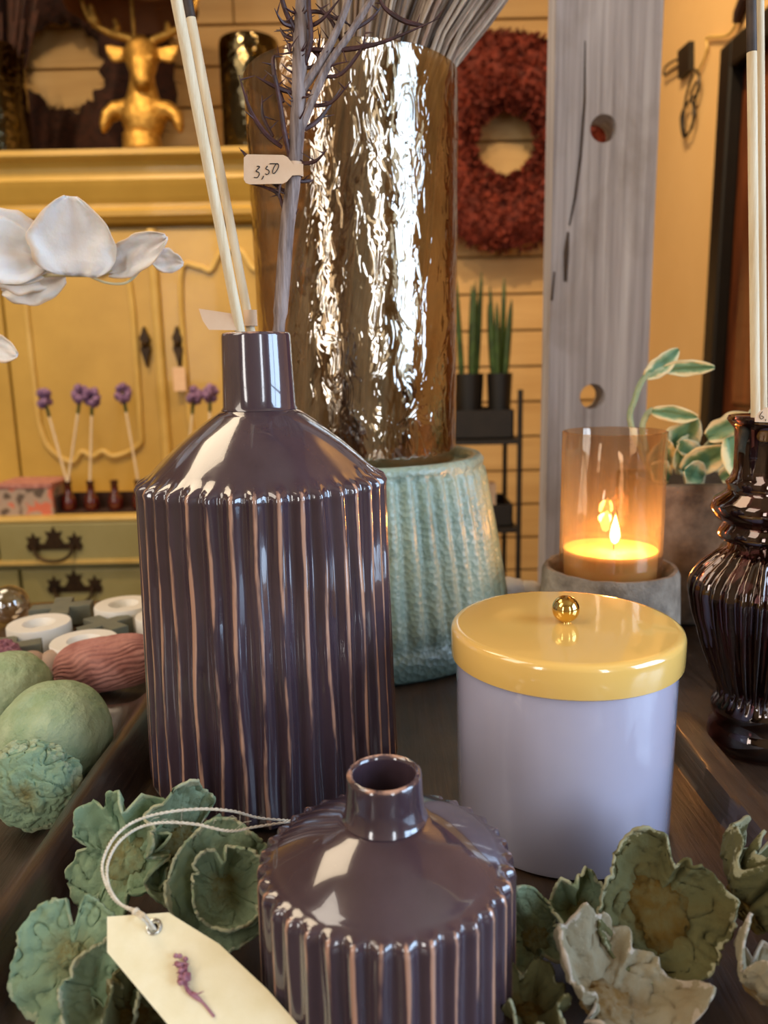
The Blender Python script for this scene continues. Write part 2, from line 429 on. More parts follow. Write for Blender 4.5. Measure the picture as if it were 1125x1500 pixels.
def varleaf():
    m, T, P = nt('variegated_leaf'); P.inputs['Roughness'].default_value = 0.5
    a = T.nodes.new('ShaderNodeAttribute'); a.attribute_name = 'crest'
    k = math_(T, 'ADD', a.outputs['Fac'], math_(T, 'MULTIPLY', math_(T, 'SUBTRACT', noi(T, coords(T), 60, 4), 0.5), 1.1))
    T.links.new(ramp(T, k, [(0.30, '#5d8560'), (0.55, '#8aa87c'), (0.75, '#e6dcae')]), P.inputs['Base Color'])
    bump(T, P, noi(T, coords(T), 80, 3), 0.3, 0.002); return m
M['varleaf'] = varleaf()

def boxpat():
    m, T, P = nt('patterned_box'); P.inputs['Roughness'].default_value = 0.8
    n = noi(T, coords(T), 26, 1, 0.5)
    T.links.new(ramp(T, n, [(0.38, '#5f5146'), (0.44, '#a89484'), (0.56, '#a89484'), (0.62, '#c96f57')]), P.inputs['Base Color']); return m
M['boxpat'] = boxpat()

# ================================================================== ROOM
FZ = -0.80; CZ = 1.95; YB = 2.75; XR = None
pR = at(905, 400, YB); XR = pR.x      # corner between plank wall and ochre wall hides behind the post
struct(MB().box(-2.3, 2.2, -1.8, YB + .1, FZ - .05, FZ).build('floor', M['floor'], smooth=False))
struct(MB().box(-2.3, 2.2, -1.8, YB + .1, CZ, CZ + .05).build('ceiling', M['ceiling'], smooth=False))
# back wall: each plank a piece
wb = struct(MB().box(-2.3, XR + .15, YB + .03, YB + .1, FZ, CZ).build('wall_back', M['plank'], smooth=False))
ph = 0.118; z = FZ + 0.02; row = 0
while z < CZ:
    xs = [-2.3]; x = -2.3 + (0.5 if row % 2 else 0.9)
    while x < XR - 0.2: xs.append(x); x += 1.35
    xs.append(XR + 0.02)
    for i in range(len(xs) - 1):
        MB().box(xs[i] + .002, xs[i + 1] - .002, YB, YB + .03, z + .003, min(z + ph, CZ)).build('plank', M['plank'], wb, smooth=False, bevel=0.003)
    z += ph + .004; row += 1
struct(MB().box(-2.35, -2.3, -1.8, YB, FZ, CZ).build('wall_left', M['ceiling'], smooth=False))
# right wall carries the dark door; it steps out towards the window
DW = 0.05
pf = atx(1064, 72, XR)            # far top corner of the door frame
Yd1 = pf.y; Ztop = pf.z; Yd0 = Yd1 - 0.92
wr = MB()
wr.box(XR, XR + .1, Yd1 - .0, YB + .03, FZ, CZ)
wr.box(XR, XR + .1, 0.35, Yd0, FZ, CZ) if Yd0 > 0.36 else None
wr.box(XR, XR + .1, max(0.35, Yd0), Yd1, Ztop, CZ)
wr.box(XR, 2.0, 0.30, 0.35, FZ, CZ)
struct(wr.build('wall_right', M['wall'], smooth=False))
wf = MB()
wy0, wy1, wz0, wz1 = -1.08, 0.24, 0.10, 1.42
wf.box(1.95, 2.0, -1.8, 0.30, FZ, wz0); wf.box(1.95, 2.0, -1.8, 0.30, wz1, CZ)
wf.box(1.95, 2.0, -1.8, wy0, wz0, wz1); wf.box(1.95, 2.0, wy1, 0.30, wz0, wz1)
struct(wf.build('wall_window_side', M['ceiling'], smooth=False))
struct(MB().box(-2.35, 2.0, -1.85, -1.8, FZ, CZ).build('wall_front', M['ceiling'], smooth=False))
wn = MB()
for y in (wy0, (wy0 + wy1) / 2, wy1): wn.box(1.83, 1.85, y - .025, y + .025, wz0, wz1)
for zz in (wz0, (wz0 + wz1) / 2, wz1): wn.box(1.83, 1.85, wy0, wy1, zz - .025, zz + .025)
w1 = struct(wn.build('window_1', M['black'], smooth=False))
MB().box(1.90, 1.904, wy0, wy1, wz0, wz1).build('pane', M['glasspane'], w1, smooth=False)
for i_, (x_, w_) in enumerate(((-1.45, .42), (.95, .30))):  # added unseen windows, frames and panes around the two streak lights
    fm = MB(); a_, b_ = x_ - w_ / 2 - .03, x_ + w_ / 2 + .03
    fm.box(a_, a_ + .03, -1.70, -1.66, .07, 1.43); fm.box(b_ - .03, b_, -1.70, -1.66, .07, 1.43)
    fm.box(a_ + .03, b_ - .03, -1.70, -1.66, .07, .10); fm.box(a_ + .03, b_ - .03, -1.70, -1.66, 1.40, 1.43); fm.box(a_ + .03, b_ - .03, -1.675, -1.66, .86, .88)
    wq = struct(fm.build('window_%d' % (i_ + 2), M['black'], smooth=False))
    MB().box(a_ + .03, b_ - .03, -1.699, -1.695, .10, 1.40).build('pane', M['glasspane'], wq, smooth=False)
# door in right wall
dz0 = FZ + 0.002
d1 = struct(MB().box(XR + .02, XR + .05, Yd0, Yd1, dz0, Ztop).build('door_1', M['doorwood'], smooth=False))
fr = MB()
fr.box(XR - .016, XR + .02, Yd1 - .06, Yd1, dz0, Ztop); fr.box(XR - .016, XR + .02, Yd0, Yd0 + .06, dz0, Ztop)
fr.box(XR - .016, XR + .02, Yd0 + .06, Yd1 - .06, Ztop - .06, Ztop)
fr.build('door_frame', M['black'], d1, smooth=False, bevel=.006)
for (a, b, c, e) in ((0.16, 0.46, 0.55, 1.0), (0.52, 0.80, 0.55, 1.0), (0.16, 0.46, 0.0, 0.48), (0.52, 0.80, 0.0, 0.48)):
    H = Ztop - dz0 - .25
    MB().box(XR + .008, XR + .022, Yd0 + a, Yd0 + b, dz0 + .1 + c * H, dz0 + .06 + e * H).build('door_panel', M['doorwood'], d1, smooth=False, bevel=.012)

# ================================================================== TABLE AND TRAY
tb = thing('display_table', (0, 0.4, FZ), 'rustic wooden table under the dark carved tray', 'table')
for i in range(6):
    x0 = -0.735 + i * 0.245
    MB().box(x0 + .002, x0 + .243, -0.06, 0.725, -0.055, -0.020).build('plank', M['table'], tb, smooth=False, bevel=.003)
MB().box(-.7, .7, 0.0, 0.03, -.15, -.055).build('apron', M['table'], tb, smooth=False)
MB().box(-.7, .7, 0.67, 0.70, -.15, -.055).build('apron', M['table'], tb, smooth=False)
for x in (-.7, .63):
    for y in (0.0, .63):
        MB().box(x, x + .07, y, y + .07, FZ, -.055).build('leg', M['table'], tb, smooth=False, bevel=.004)

XL = -0.143
def tray_h(x, y):
    n = 0.0011 * nz((x * 18, y * 18, 0)) + 0.0005 * nz((x * 90, y * 60, 3))
    n *= 0.35 if -.12 < x < .16 else 1
    z = 0.0
    e = 1 - sm(0.425, 0.475, y)                       # front compartments end here
    xr = XL + 0.004 * nz((0, y * 9, 5))
    # left trough
    if x < xr:
        d = xr - x
        z = -0.012 * sm(0.008, 0.035, d) * e
    # ridges
    d = x - xr
    z += 0.025 * exp(-abs(d / (0.0165 if d < 0 else 0.0082)) ** 2.2) * (1 - sm(0.445, 0.50, y))
    if x < xr: z += 0.010 * exp(-((y - 0.462) / 0.014) ** 2) * sm(0, .03, -d)
    # right flat rim
    xe = 0.160 + 0.0012 * nz((0, y * 30, 8))
    z += 0.015 * sm(xe - .0015, xe + .0015, x) * (1 - sm(.176, .179, x)) * (1 - sm(.428, .436, y))
    return z + n
tm = MB(); nx, ny = 620, 260; x0, x1, y0, y1 = -0.52, 0.52, 0.06, 0.72
xs = []
for i in range(nx + 1):
    xs.append(x0 + (x1 - x0) * i / nx)
ys = [y0 + (y1 - y0) * j / ny for j in range(ny + 1)]
vs = [Vector((x, y, tray_h(x, y))) for y in ys for x in xs]
fs = [(j * (nx + 1) + i, j * (nx + 1) + i + 1, (j + 1) * (nx + 1) + i + 1, (j + 1) * (nx + 1) + i) for j in range(ny) for i in range(nx)]
tm.add(vs, fs)
per = [i for i in range(nx + 1)] + [(j * (nx + 1) + nx) for j in range(1, ny + 1)] + [ny * (nx + 1) + i for i in range(nx - 1, -1, -1)] + [j * (nx + 1) for j in range(ny - 1, 0, -1)]
b = len(tm.v)
for i in per: q = tm.v[i]; tm.v.append(Vector((q.x, q.y, -0.0195))); tm.a.append(0)
n = len(per)
for k in range(n): tm.f.append((per[k], b + k, b + (k + 1) % n, per[(k + 1) % n]))
tm.f.append(tuple(b + k for k in range(n)))
tag(tm.build('wooden_tray', M['tray'], origin=(0, .45, -.0195), sharp=60), 'large dark carved wooden tray with raised ridges holding all the vases', 'tray')

# ================================================================== FLUTED BOTTLES
def fluted(prof_pts, N, depth, wob, cx, cy, seed, per=12, powr=0.85, flat_in=None):
    """prof_pts: (r, z, flute) list"""
    def fn(t, i, r, z):
        fl = prof_pts[i][2]
        q = t * N / (2 * pi); k = int(q + .5)
        w_ = wob * noise.noise(Vector((k * 1.37 + seed, z * 22, seed))) * fl
        x = q + w_
        c = (0.5 + 0.5 * cos(2 * pi * x)) ** powr
        dd = depth * (1 + 0.35 * noise.noise(Vector((k * 2.1, seed, z * 12))))
        a = max(0.0, c ** 7) * min(fl, 1.0)
        return r + (c - 0.5) * dd * fl, z, a
    return MB().lathe([(p[0], p[1]) for p in prof_pts], N * per, (cx, cy, 0), fn)

# tall bottle
TX, TY = at(385, 700, 0.40).x, 0.40
tp = prof(385, TY, [(1205, 172), (700, 178), (600, 52), (487, 50)])
rb = tp[0][0]; rs = tp[1][0]; zs_ = tp[1][1] - .002; rn = tp[2][0]; zn = tp[2][1]; zt = tp[3][1]; 
rn2 = tp[3][0]
bt = thing('fluted_bottle', (TX, TY, 0), 'tall plum-brown glazed bottle with vertical flutes, holding two reeds and a purple branch', 'bottle')
P_ = [(0.0, 0.001, 0), (rb * .9, 0.0008, 0), (rb * .985, 0.003, .6)]
for i in range(26): P_.append((rb + (rs - rb) * i / 25, 0.008 + (zs_ - .010) * i / 25, 1))
P_ += [(rs + .0003, zs_ + .0005, 1.15), (rs - .0006, zs_ + .0025, 1.0), (rs - .0022, zs_ + .0040, .55), (rs - .0050, zs_ + .0058, .12)]
for i in range(1, 12):
    q = i / 11; P_.append((rs - .005 + (rn + .0015 - rs + .005) * q, zs_ + .0058 + (zn - zs_ - .0058) * (q + .06 * sin(pi * q)), 0))
fluted(P_ + [(rn - .001, zn + .0003, 0)], 38, 0.0032, 0.15, TX, TY, 3.3).build('body', M['glaze'], bt, sharp=80)
def collar(x, y, r, z0, z1, r1, hole, depth, lip=0.0012, tilt=(0, 0)):
    p = [(r - .001, z0 - .002, 0), (r + .0012, z0 + .0003, .0), (r + .0002, z0 + .0018, 0), ((r + r1) / 2, (z0 + z1) / 2, 0), (r1, z1 - lip * 1.5, 0), (r1 - lip * .15, z1 - lip * .5, .9), (r1 - lip, z1, 1),
         (hole + lip, z1, 1), (hole + lip * .2, z1 - lip * .5, .6), (hole, z1 - lip * 1.6, 0), (hole, z1 - depth * .6, 0), (hole * .9, z1 - depth, 0), (0, z1 - depth, 0)]
    def fn(t, i, rr, zz):
        k = sm(z0, z1, zz); return rr * (1 + 0.012 * sin(2 * t + 1) + .008 * sin(3 * t)), zz + k * (tilt[0] * cos(t) + tilt[1] * sin(t)) * rr, p[i][2] * .8
    return MB().lathe([(a, b) for a, b, c in p], 72, (x, y, 0), fn)
collar(TX, TY, rn, zn, zt, rn2, rn2 - .0030, .03).build('neck', M['glaze'], bt, sharp=60)

# short bottle
SX, SY = at(566, 1300, 0.242).x, 0.242
sp = prof(566, SY, [(1448, 181), (1262, 186), (1190, 57), (1130, 55)])
rb, rs = sp[0][0] * 1.0, sp[1][0]; zs_ = sp[1][1]; rn = sp[2][0]; zn = sp[2][1] - .0015; zt = sp[3][1]; rn2 = sp[3][0]
bs_ = thing('squat_fluted_bottle', (SX, SY, 0), 'squat plum-brown glazed bottle with fluted sides and an open neck, nearest in front', 'bottle')
P_ = [(0.0, 0.001, 0), (rb * .88, 0.0006, 0), (rb * .96, 0.0025, .5)]
for i in range(18): P_.append((rb + (rs - rb) * i / 17, 0.006 + (zs_ - .008) * i / 17, 1))
P_ += [(rs + .0000, zs_ - .001, 1.05), (rs - .0003, zs_ + .0006, .95), (rs - .0009, zs_ + .0020, 1.05), (rs - .0022, zs_ + .0027, .45), (rs - .0042, zs_ + .0031, .04)]
for i in range(1, 14):
    q = i / 13; P_.append((rs - .0035 + (rn + .001 - rs + .0035) * q, zs_ + .0030 + (zn - zs_ - .0030) * (q * .9 + .1 * q * q + .12 * sin(pi * q)), 0))
fluted(P_ + [(rn - .001, zn + .0003, 0)], 35, 0.0021, 0.14, SX, SY, 9.1).build('body', M['glaze'], bs_, sharp=80)
collar(SX, SY, rn, zn, zt, rn2, rn2 - .0024, .05, .0012, (.0, .03)).build('neck', M['glaze'], bs_, sharp=60)

# ================================================================== CANDLE JAR WITH LID
JY = 0.345; JX = at(828, 920, JY).x
jp = prof(826, JY, [(1250, 150), (960, 160), (945, 169), (912, 169)])
r0, r1_, rl, zl = jp[0][0], jp[1][0], jp[3][0], jp[3][1]
jr = thing('lidded_candle_jar', (JX, JY, 0), 'lilac-grey glossy candle jar with a yellow lid and gold ball knob', 'jar')
lb = zl - 0.0155
MB().lathe([(0, 0.0005), (r0 - .003, 0.0005), (r0 - .0008, .0015), (r0, .004), (r1_, lb + .004), (r1_, lb + .006), (0, lb + .006)], 96, (JX, JY, 0)).build('body', M['jar'], jr)
lid = MB().lathe([(r1_ - .002, lb + .0005), (rl - .0012, lb), (rl - .0002, lb + .0008), (rl, lb + .003), (rl, zl - .003), (rl - .0006, zl - .0012), (rl - .002, zl - .0002), (rl - .004, zl), (rl * .5, zl + .0002), (0, zl + .0003)], 96, (JX, JY, 0)).build('lid', M['lid'], jr)
kb = at(824, 884, JY)
kr = 20 * mpp(kb)
MB().lathe([(.0022, zl), (.0022, zl + .002), (0, zl + .002)], 24, (JX, JY, 0)).ball((JX, JY, zl + kr * .96 + .0006), kr, 32, 20).build('knob', M['gold'], lid)

# ================================================================== VERDIGRIS POT + HAMMERED VASE + STALKS
PY = 0.615; PX = at(536, 800, PY).x
pp = prof(536, PY, [(975, 206), (850, 202), (665, 172)])
zr = pp[2][1]
ptop = pp[2][0]; pbot = pp[0][0]
def pw(z):
    t = max(0, min(1, z / zr)); return pbot + (ptop - pbot) * (t ** 1.25)
Pp = [(0, .0005, 0), (pw(0) - .004, .0005, 0), (pw(0), .004, 0), (pw(.02), .020, 0), (pw(.024) - .002, .0235, 0), (pw(.03), .029, .7)]
for i in range(1, 18): z = .029 + (zr - .012 - .029) * i / 17; Pp.append((pw(z), z, 1))
Pp += [(pw(zr) + .0006, zr - .009, .6), (pw(zr) + .0022, zr - .006, 0), (pw(zr) + .0024, zr - .003, 0), (pw(zr) - .0002, zr, 0), (pw(zr) - .006, zr, 0), (pw(zr) - .0085, zr - .003, 0), (pw(zr) - .009, zr - .007, 0), (0, zr - .007, 0)]
tag(fluted(Pp, 46, .0042, .0, PX, PY, 2, 8, .8).build('verdigris_pot', M['verdigris'], origin=(PX, PY, 0), sharp=70), 'pale green verdigris ribbed pot turned as a plinth under the big hammered vase', 'pot')
zp = zr - .0068
VX = at(522, 400, PY).x
vp = prof(522, PY, [(640, 146), (300, 153), (118, 151)])
vtop = vp[2][1]; vr = vp[1][0]
def vfn(t, i, r, z):
    return r * (1 + .006 * nz((cos(t) * 1.3, sin(t) * 1.3, z * 9), 3)), z, 0
Vp = [(0, zp), (vr * .9, zp), (vr * .955, zp + .003), (vr * .97, zp + .012)]
for i in range(1, 30): q = i / 29; Vp.append((vr * (.97 + .03 * q), zp + .012 + (vtop - zp - .012) * q))
rt = vr
Vp += [(rt - .001, vtop + .0008), (rt - .0025, vtop)]
for i in range(28, -1, -1): q = i / 29; Vp.append((vr * (.97 + .03 * q) - .003, zp + .012 + (vtop - zp - .012) * q))
Vp += [(vr * .93, zp + .010), (0, zp + .008)]
tag(MB().lathe(Vp, 110, (VX, PY, 0), vfn).build('hammered_vase', M['vaseglass'], origin=(VX, PY, zp)), 'large bronze-lustre hammered glass cylinder vase full of dried stalks', 'vase')
bd = thing('dried_stalk_bundle', (VX, PY, zp + .01), 'bundle of brown dried stalks standing in the hammered vase, leaning right', 'dried flowers')
rr = random.Random(5)
for i in range(290):
    a = rr.uniform(0, 2 * pi); q = sqrt(rr.random())
    # foot of the stalk on the left of the vase floor, passes the rim more to the right, fans out above
    b0 = Vector((VX - .012 + .05 * q * cos(a), PY + .045 * q * sin(a), zp + .012 + rr.random() * .01))
    m0 = Vector((VX + .024 + .044 * q * cos(a), PY + .052 * q * sin(a), vtop - .01))
    L = rr.uniform(.10, .26) if a > .8 and a < 5.4 else rr.uniform(.06, .20)
    dirv = Vector((.34 + .42 * q * cos(a), .35 * q * sin(a), 1)).normalized()
    t0 = m0 + dirv * L
    mid = (b0 + m0) / 2 + Vector((rr.uniform(-.008, .004), rr.uniform(-.006, .006), 0))
    pts = spline([b0, mid, m0, (m0 + t0) / 2 + Vector((0, 0, .002)), t0], 3)
    r_ = rr.uniform(.0008, .0019)
    mb = MB().tube(pts, [r_ * (1 + .15 * rr.uniform(-1, 1)) for _ in pts], 6)
    if i % 4 == 0: mb.ball(t0, r_ * 1.7, 6, 4)
    mb.build('stalk', M['stalk'], bd)

# ================================================================== REEDS, BRANCH, LABELS IN TALL BOTTLE
def bary(pts, Ys): return [at(u, v, y) for (u, v), y in zip(pts, Ys)]
ROPT = zt
def reed(name, p0, p1, y0, y1, wpx, label, tip=None, group=None):
    a = at(*p0, y0); b_ = at(*p1, y1); r_ = wpx / 2 * mpp(a)
    d = (b_ - a); ext = a - d.normalized() * .05
    o = thing(name, a, label, 'reed', group)
    if tip:
        m_ = a + d * tip; MB().tube([ext, a, m_], r_, 12).build('stick', M['reed'], o)
        MB().tube([m_ + d.normalized() * .0002, b_], [r_ * 1.02, r_ * .98], 12).build('dark_tip', M['reedtip'], o)
    else:
        MB().tube([ext, a, (a + b_) / 2, b_], r_, 12).build('stick', M['reed'], o)
    return o
TT = zt
reed('diffuser_reed', (352, 487), (247, -60), .398, .372, 15, 'pale diffuser reed in the tall bottle, the nearer and longer left one')
reed('diffuser_reed', (368, 487), (269, -30), .412, .405, 13, 'diffuser reed with a dark top in the tall bottle, behind the left one', tip=.90)
def flatpiece(pts, y, th, name, m, parent, bev=0):
    P = [at(u, v, y if not callable(y) else y(u, v)) for u, v in pts]
    return MB().prism(P, (0, th, 0)).build(name, m, parent, smooth=False)
lb1 = thing('price_sticker', at(350, 470, .395), 'blank peach price sticker folded round the reeds at the bottle mouth', 'label')
flatpiece([(291, 452), (352, 461), (352, 484), (306, 483), (297, 470)], .3955, .0004, 'sticker_flag', M['label'], lb1)
MB().tube([at(340, 469, .392), at(374, 469, .398)], .0001, 3)
MB().lathe([(.0031, -.004), (.0034, -.004), (.0034, .004), (.0031, .004)], 20, at(367, 466, .411), close=True).build('sticker_loop', M['label'], lb1)

BY = .399
br = thing('dried_thistle_branch', at(408, 487, BY), 'dried purple thistle branch with spiky curled leaves in the tall bottle', 'dried flowers')
st = [(404, 520), (408, 487), (413, 430), (421, 330), (430, 262), (437, 160), (440, 70), (447, -40)]
pts = spline([at(u, v, BY) for u, v in st], 5)
MB().tube(pts, [(.0030 if i < 8 else .0036) * (1 + .08 * nz((i, 0, 0), .7)) for i in range(len(pts))], 12).build('stem', M['stem'], br)
side = [[(433, 205), (452, 160), (478, 100), (512, 50), (560, -25)], [(436, 140), (470, 90), (500, 30), (520, -30)], [(441, 60), (420, 20), (405, -30)],
        [(428, 240), (418, 200), (410, 150), (402, 110)], [(440, 110), (455, 60), (452, 0), (460, -30)]]
for k, s_ in enumerate(side):
    pts = spline([at(u, v, BY + (-.004 - .002 * k) * i / len(s_)) for i, (u, v) in enumerate(s_)], 5)
    nP = len(pts); MB().tube(pts, [(.0024 - .001 * i / nP) if k < 2 else (.0014 - .0005 * i / nP) for i in range(nP)], 8).build('side_shoot', M['stem'] if k < 2 else M['thorn'], br)
sp_ = [[(413, 216), (388, 195), (366, 160), (350, 110)], [(432, 137), (405, 128), (375, 112)], [(415, 150), (403, 115), (400, 85), (410, 82)],
       [(424, 74), (423, 66), (424, 78)], [(452, 72), (500, 73), (560, 62), (648, 25)], [(620, 38), (590, 30), (562, 10), (552, -15)],
       [(446, 190), (470, 172), (500, 128)], [(440, 240), (462, 236), (480, 218)], [(438, 266), (452, 265), (460, 264)], [(414, 305), (408, 285), (390, 275), (368, 270)],
       [(422, 284), (400, 268), (372, 244), (350, 216)], [(433, 130), (460, 140), (480, 100), (512, 90)], [(437, 100), (462, 96), (480, 70), (500, 20)],
       [(438, 45), (470, 30), (500, -5)], [(437, 40), (415, 34), (402, 12)], [(438, 60), (418, 52), (410, 40)], [(470, 112), (500, 108), (530, 70), (535, 45)],
       [(480, 95), (455, 70), (430, 40)], [(500, 60), (485, 30), (462, 5)], [(505, 50), (540, 30), (560, 8)], [(470, 120), (466, 80), (470, 45)], [(455, 155), (485, 150), (515, 118)],
       [(421, 230), (412, 260), (408, 290)], [(400, 200), (385, 170), (384, 140)], [(440, 20), (470, 18), (520, 40)], [(452, 160), (436, 178), (428, 205)]]
for k, s_ in enumerate(sp_):
    y_ = BY + rr.uniform(-.010, .006); n_ = len(s_)
    pts = spline([at(u, v, BY + (y_ - BY) * i / (n_ - 1)) for i, (u, v) in enumerate(s_)], 5); nP = len(pts)
    mb = MB().tube(pts, [max(.00015, (.0011 if k < 7 else .0009) * (sin(pi * min(1, .25 + .75 * i / (nP - 1))) + .05)) for i in range(nP)], 6)
    for j in range(2, nP - 1, 3):
        q = pts[j]; dd = Vector((rr.uniform(-1, 1), rr.uniform(-.5, .5), rr.uniform(-.2, 1))).normalized() * rr.uniform(.003, .008)
        mb.tube([q, q + dd * .6, q + dd], [.0005, .0003, .0001], 4)
    mb.build('spiky_leaf', M['thorn'], br)
mb = MB()
for i in range(60):
    t = rr.random(); v = 20 + 330 * t * rr.random(); u = 434 - (v - 150) * .03 + rr.uniform(-4, 4)
    a = at(u, v, BY); dd = Vector((rr.choice((-1, 1)) * rr.uniform(.4, 1), rr.uniform(-1, .6), rr.uniform(-.1, .9))).normalized() * rr.uniform(.004, .012)
    mb.tube([a, a + dd * .6 + Vector((0, 0, -.0006)), a + dd], [.0006, .0004, .0001], 4)
mb.build('thorns', M['thorn'], br, kind='stuff')
# price tag 3,50
pt = thing('price_tag', at(430, 250, BY - .006), 'peach price tag reading 3,50 stuck round the purple branch', 'label')
TYY = BY - .0062
out = [(362, 226), (415, 227), (421, 230), (429, 240), (444, 240), (444, 256), (428, 257), (420, 266), (414, 269), (366, 270), (360, 268), (357, 263), (357, 231)]
flatpiece(out, TYY, .0004, 'tag_card', M['label'], pt)
def strokes(lines, y, name, parent, r_=.00022, n_=4):
    mb = MB()
    for l in lines:
        mb.tube(spline([at(u, v, y) for u, v in l], n_), r_, 5)
    return mb.build(name, M['ink'], parent)
cv = lambda l: [(350 + a / 8.65, 180 + b / 8.65) for a, b in l]
strokes([cv([(225, 552), (255, 550), (258, 566), (215, 612), (245, 622), (258, 645), (235, 690), (190, 690)]), cv([(312, 670), (300, 700), (288, 716)]),
         cv([(362, 545), (340, 580), (378, 600), (378, 640), (350, 655), (335, 642)]), cv([(390, 518), (440, 516), (498, 520)]),
         cv([(468, 522), (440, 570), (425, 625), (445, 640), (475, 608), (500, 560), (498, 522), (475, 514)])], TYY - .0002, 'handwriting', pt)
mb = MB().lathe([(.0040, -.0032), (.0043, -.0032), (.0043, .0032), (.0040, .0032)], 24, at(431, 249, BY), close=True)
mb.build('tag_loop', M['label'], pt)

# ================================================================== STONE CUP, TUMBLER, CANDLE
CY = .55; CX = at(893, 830, CY).x
cp = prof(893, CY, [(940, 103), (828, 98), (850, 100)])
czt = cp[1][1]; cr = cp[1][0]
def rough(t, i, r, z): return r * (1 + .008 * nz((cos(t) * 3, sin(t) * 3, z * 60), 1.5)), z + (.0008 * nz((cos(t) * 5, sin(t) * 5, 1)) if z > czt - .003 else 0), 0
tumr = prof(893, CY, [(800, 73)])[0][0]
tag(MB().lathe([(0, .0005), (cr * 1.02, .0005), (cr * 1.05, .004), (cr * 1.03, czt * .5), (cr * 1.0, czt - .004), (cr - .002, czt), (tumr + .008, czt), (tumr + .004, czt - .004), (tumr + .003, czt - .012), (0, czt - .012)], 72, (CX, CY, 0), rough).build('stone_cup', M['stone'], origin=(CX, CY, 0)),
    'rough grey stone cup holding the lit tumbler, behind the yellow lid', 'candle holder')
zb = czt - .0118
tt = at(898, 632, CY)
tr_ = prof(898, CY, [(632, 75)])[0][0]
tg = MB().lathe([(0, zb), (tumr - .002, zb), (tumr, zb + .002), (tr_, tt.z), (tr_ - .0012, tt.z + .0005), (tr_ - .0020, tt.z - .0005), (tumr - .0022, zb + .006), (0, zb + .005)], 72, (CX, CY, 0))
tag(tg.build('glass_tumbler', M['tumbler'], origin=(CX, CY, zb)), 'amber-tinted glass tumbler with a burning candle, standing in the stone cup', 'glass')
cd = thing('lit_candle', (CX, CY, zb + .005), 'burning cream candle inside the amber tumbler', 'candle')
zw = at(893, 803, CY).z
MB().lathe([(0, zb + .0055), (tumr - .0035, zb + .0055), (tumr - .003, zw), (tumr - .006, zw - .001), (0, zw - .0015)], 48, (CX, CY, 0)).build('wax', M['wax'], cd)
fx = at(899, 800, CY).x
MB().tube([(fx, CY, zw - .002), (fx, CY, zw + .003), (fx + .001, CY, zw + .006)], .0006, 6).build('wick', M['ink'], cd)
MB().lathe([(0, -.001), (.0024, .001), (.0036, .005), (.0030, .010), (.0014, .016), (0, .021)], 16, (fx + .0006, CY, zw + .004)).build('flame', M['flame'], cd)
pl = bpy.data.lights.new('candle_light', 'POINT'); pl.energy = .38; pl.color = (1, .5, .16); pl.shadow_soft_size = .006
po = bpy.data.objects.new('candle_light', pl); COL.objects.link(po); po.location = (fx + .0006, CY - .004, zw + .016)

# ================================================================== AMETHYST GLASS BOTTLE ON THE RIGHT
GY = .412
gx = at(1104, 1095, GY).x
def gp(v, hw): # half widths read around a leaning axis
    uc = 1104 + (1095 - v) * .066
    p = at(uc, v, GY); s_ = hw / F; return dep(p) * s_ / sqrt(1 + s_ * s_), p.z
raw = [(1100, 60), (1085, 66), (1070, 64), (1060, 56), (1052, 62), (1040, 63), (1028, 56), (1015, 54), (980, 70), (930, 88), (885, 101), (862, 103), (845, 95), (825, 76), (808, 58), (800, 54), (794, 68), (786, 72), (777, 68), (770, 64), (762, 76), (748, 84), (735, 80), (724, 64), (716, 62), (709, 66), (702, 60), (690, 56), (650, 57), (628, 59), (620, 66), (614, 70), (609, 68)]
g = [gp(v, h) for v, h in raw]
zoff = g[0][1]
g = [(r, (z - zoff) * 1.0 + .001) for r, z in g]
sc = (at(1136, 609, GY).z - .001) / (g[-1][1] - .001)
g = [(r, .001 + (z - .001) * sc) for r, z in g]
GP = [(0, .0008, 0), (g[0][0] - .002, .0008, 0)]
for i, (r, z) in enumerate(g):
    GP.append((r, z, 1 if 7 <= i <= 13 else 0))
    if 7 <= i < 14:
        for k in range(1, 4):
            t = k / 4; GP.append((r + (g[i + 1][0] - r) * t + (.0006 * sin(pi * t)), z + (g[i + 1][1] - z) * t, 1 if i < 13 else 1 - t))
GP += [(r - .0025, z, 0) for r, z in g[::-1][2:6]]
outer = fluted(GP, 30, .0032, 0, gx, GY, 4, 8, .9)
gb = thing('amethyst_bottle', (gx, GY, 0), 'dark amethyst fluted glass bottle with a ringed neck holding two reeds, at the right edge', 'bottle')
outer.build('body', M['amethyst'], gb, sharp=80)
gi = [(max(.003, r - .0035), z) for r, z in g[2:]]
MB().lathe([(0, g[1][1])] + gi, 48, (gx, GY, 0)).build('inner_wall', M['amethyst'], gb, sharp=80)
reed('diffuser_reed', (1107, 640), (1100, -40), .405, .400, 13, 'dark-topped diffuser reed in the amethyst bottle, the left one of the pair', tip=.845)
reed('diffuser_reed', (1118, 640), (1112, -40), .418, .414, 12, 'diffuser reed in the amethyst bottle, the right one of the pair')
l2 = thing('price_sticker', at(1120, 610, .39), 'peach price sticker wrapped on the reeds of the amethyst bottle', 'label')
flatpiece([(1106, 612), (1113, 603), (1122, 597), (1150, 596), (1150, 620), (1106, 618)], .384, .0004, 'sticker_flag', M['label'], l2)
strokes([[(1117, 603), (1113, 609), (1115, 614), (1119, 611), (1115, 609)], [(1122, 614), (1121, 617)]], .3838, 'handwriting', l2, .00015)

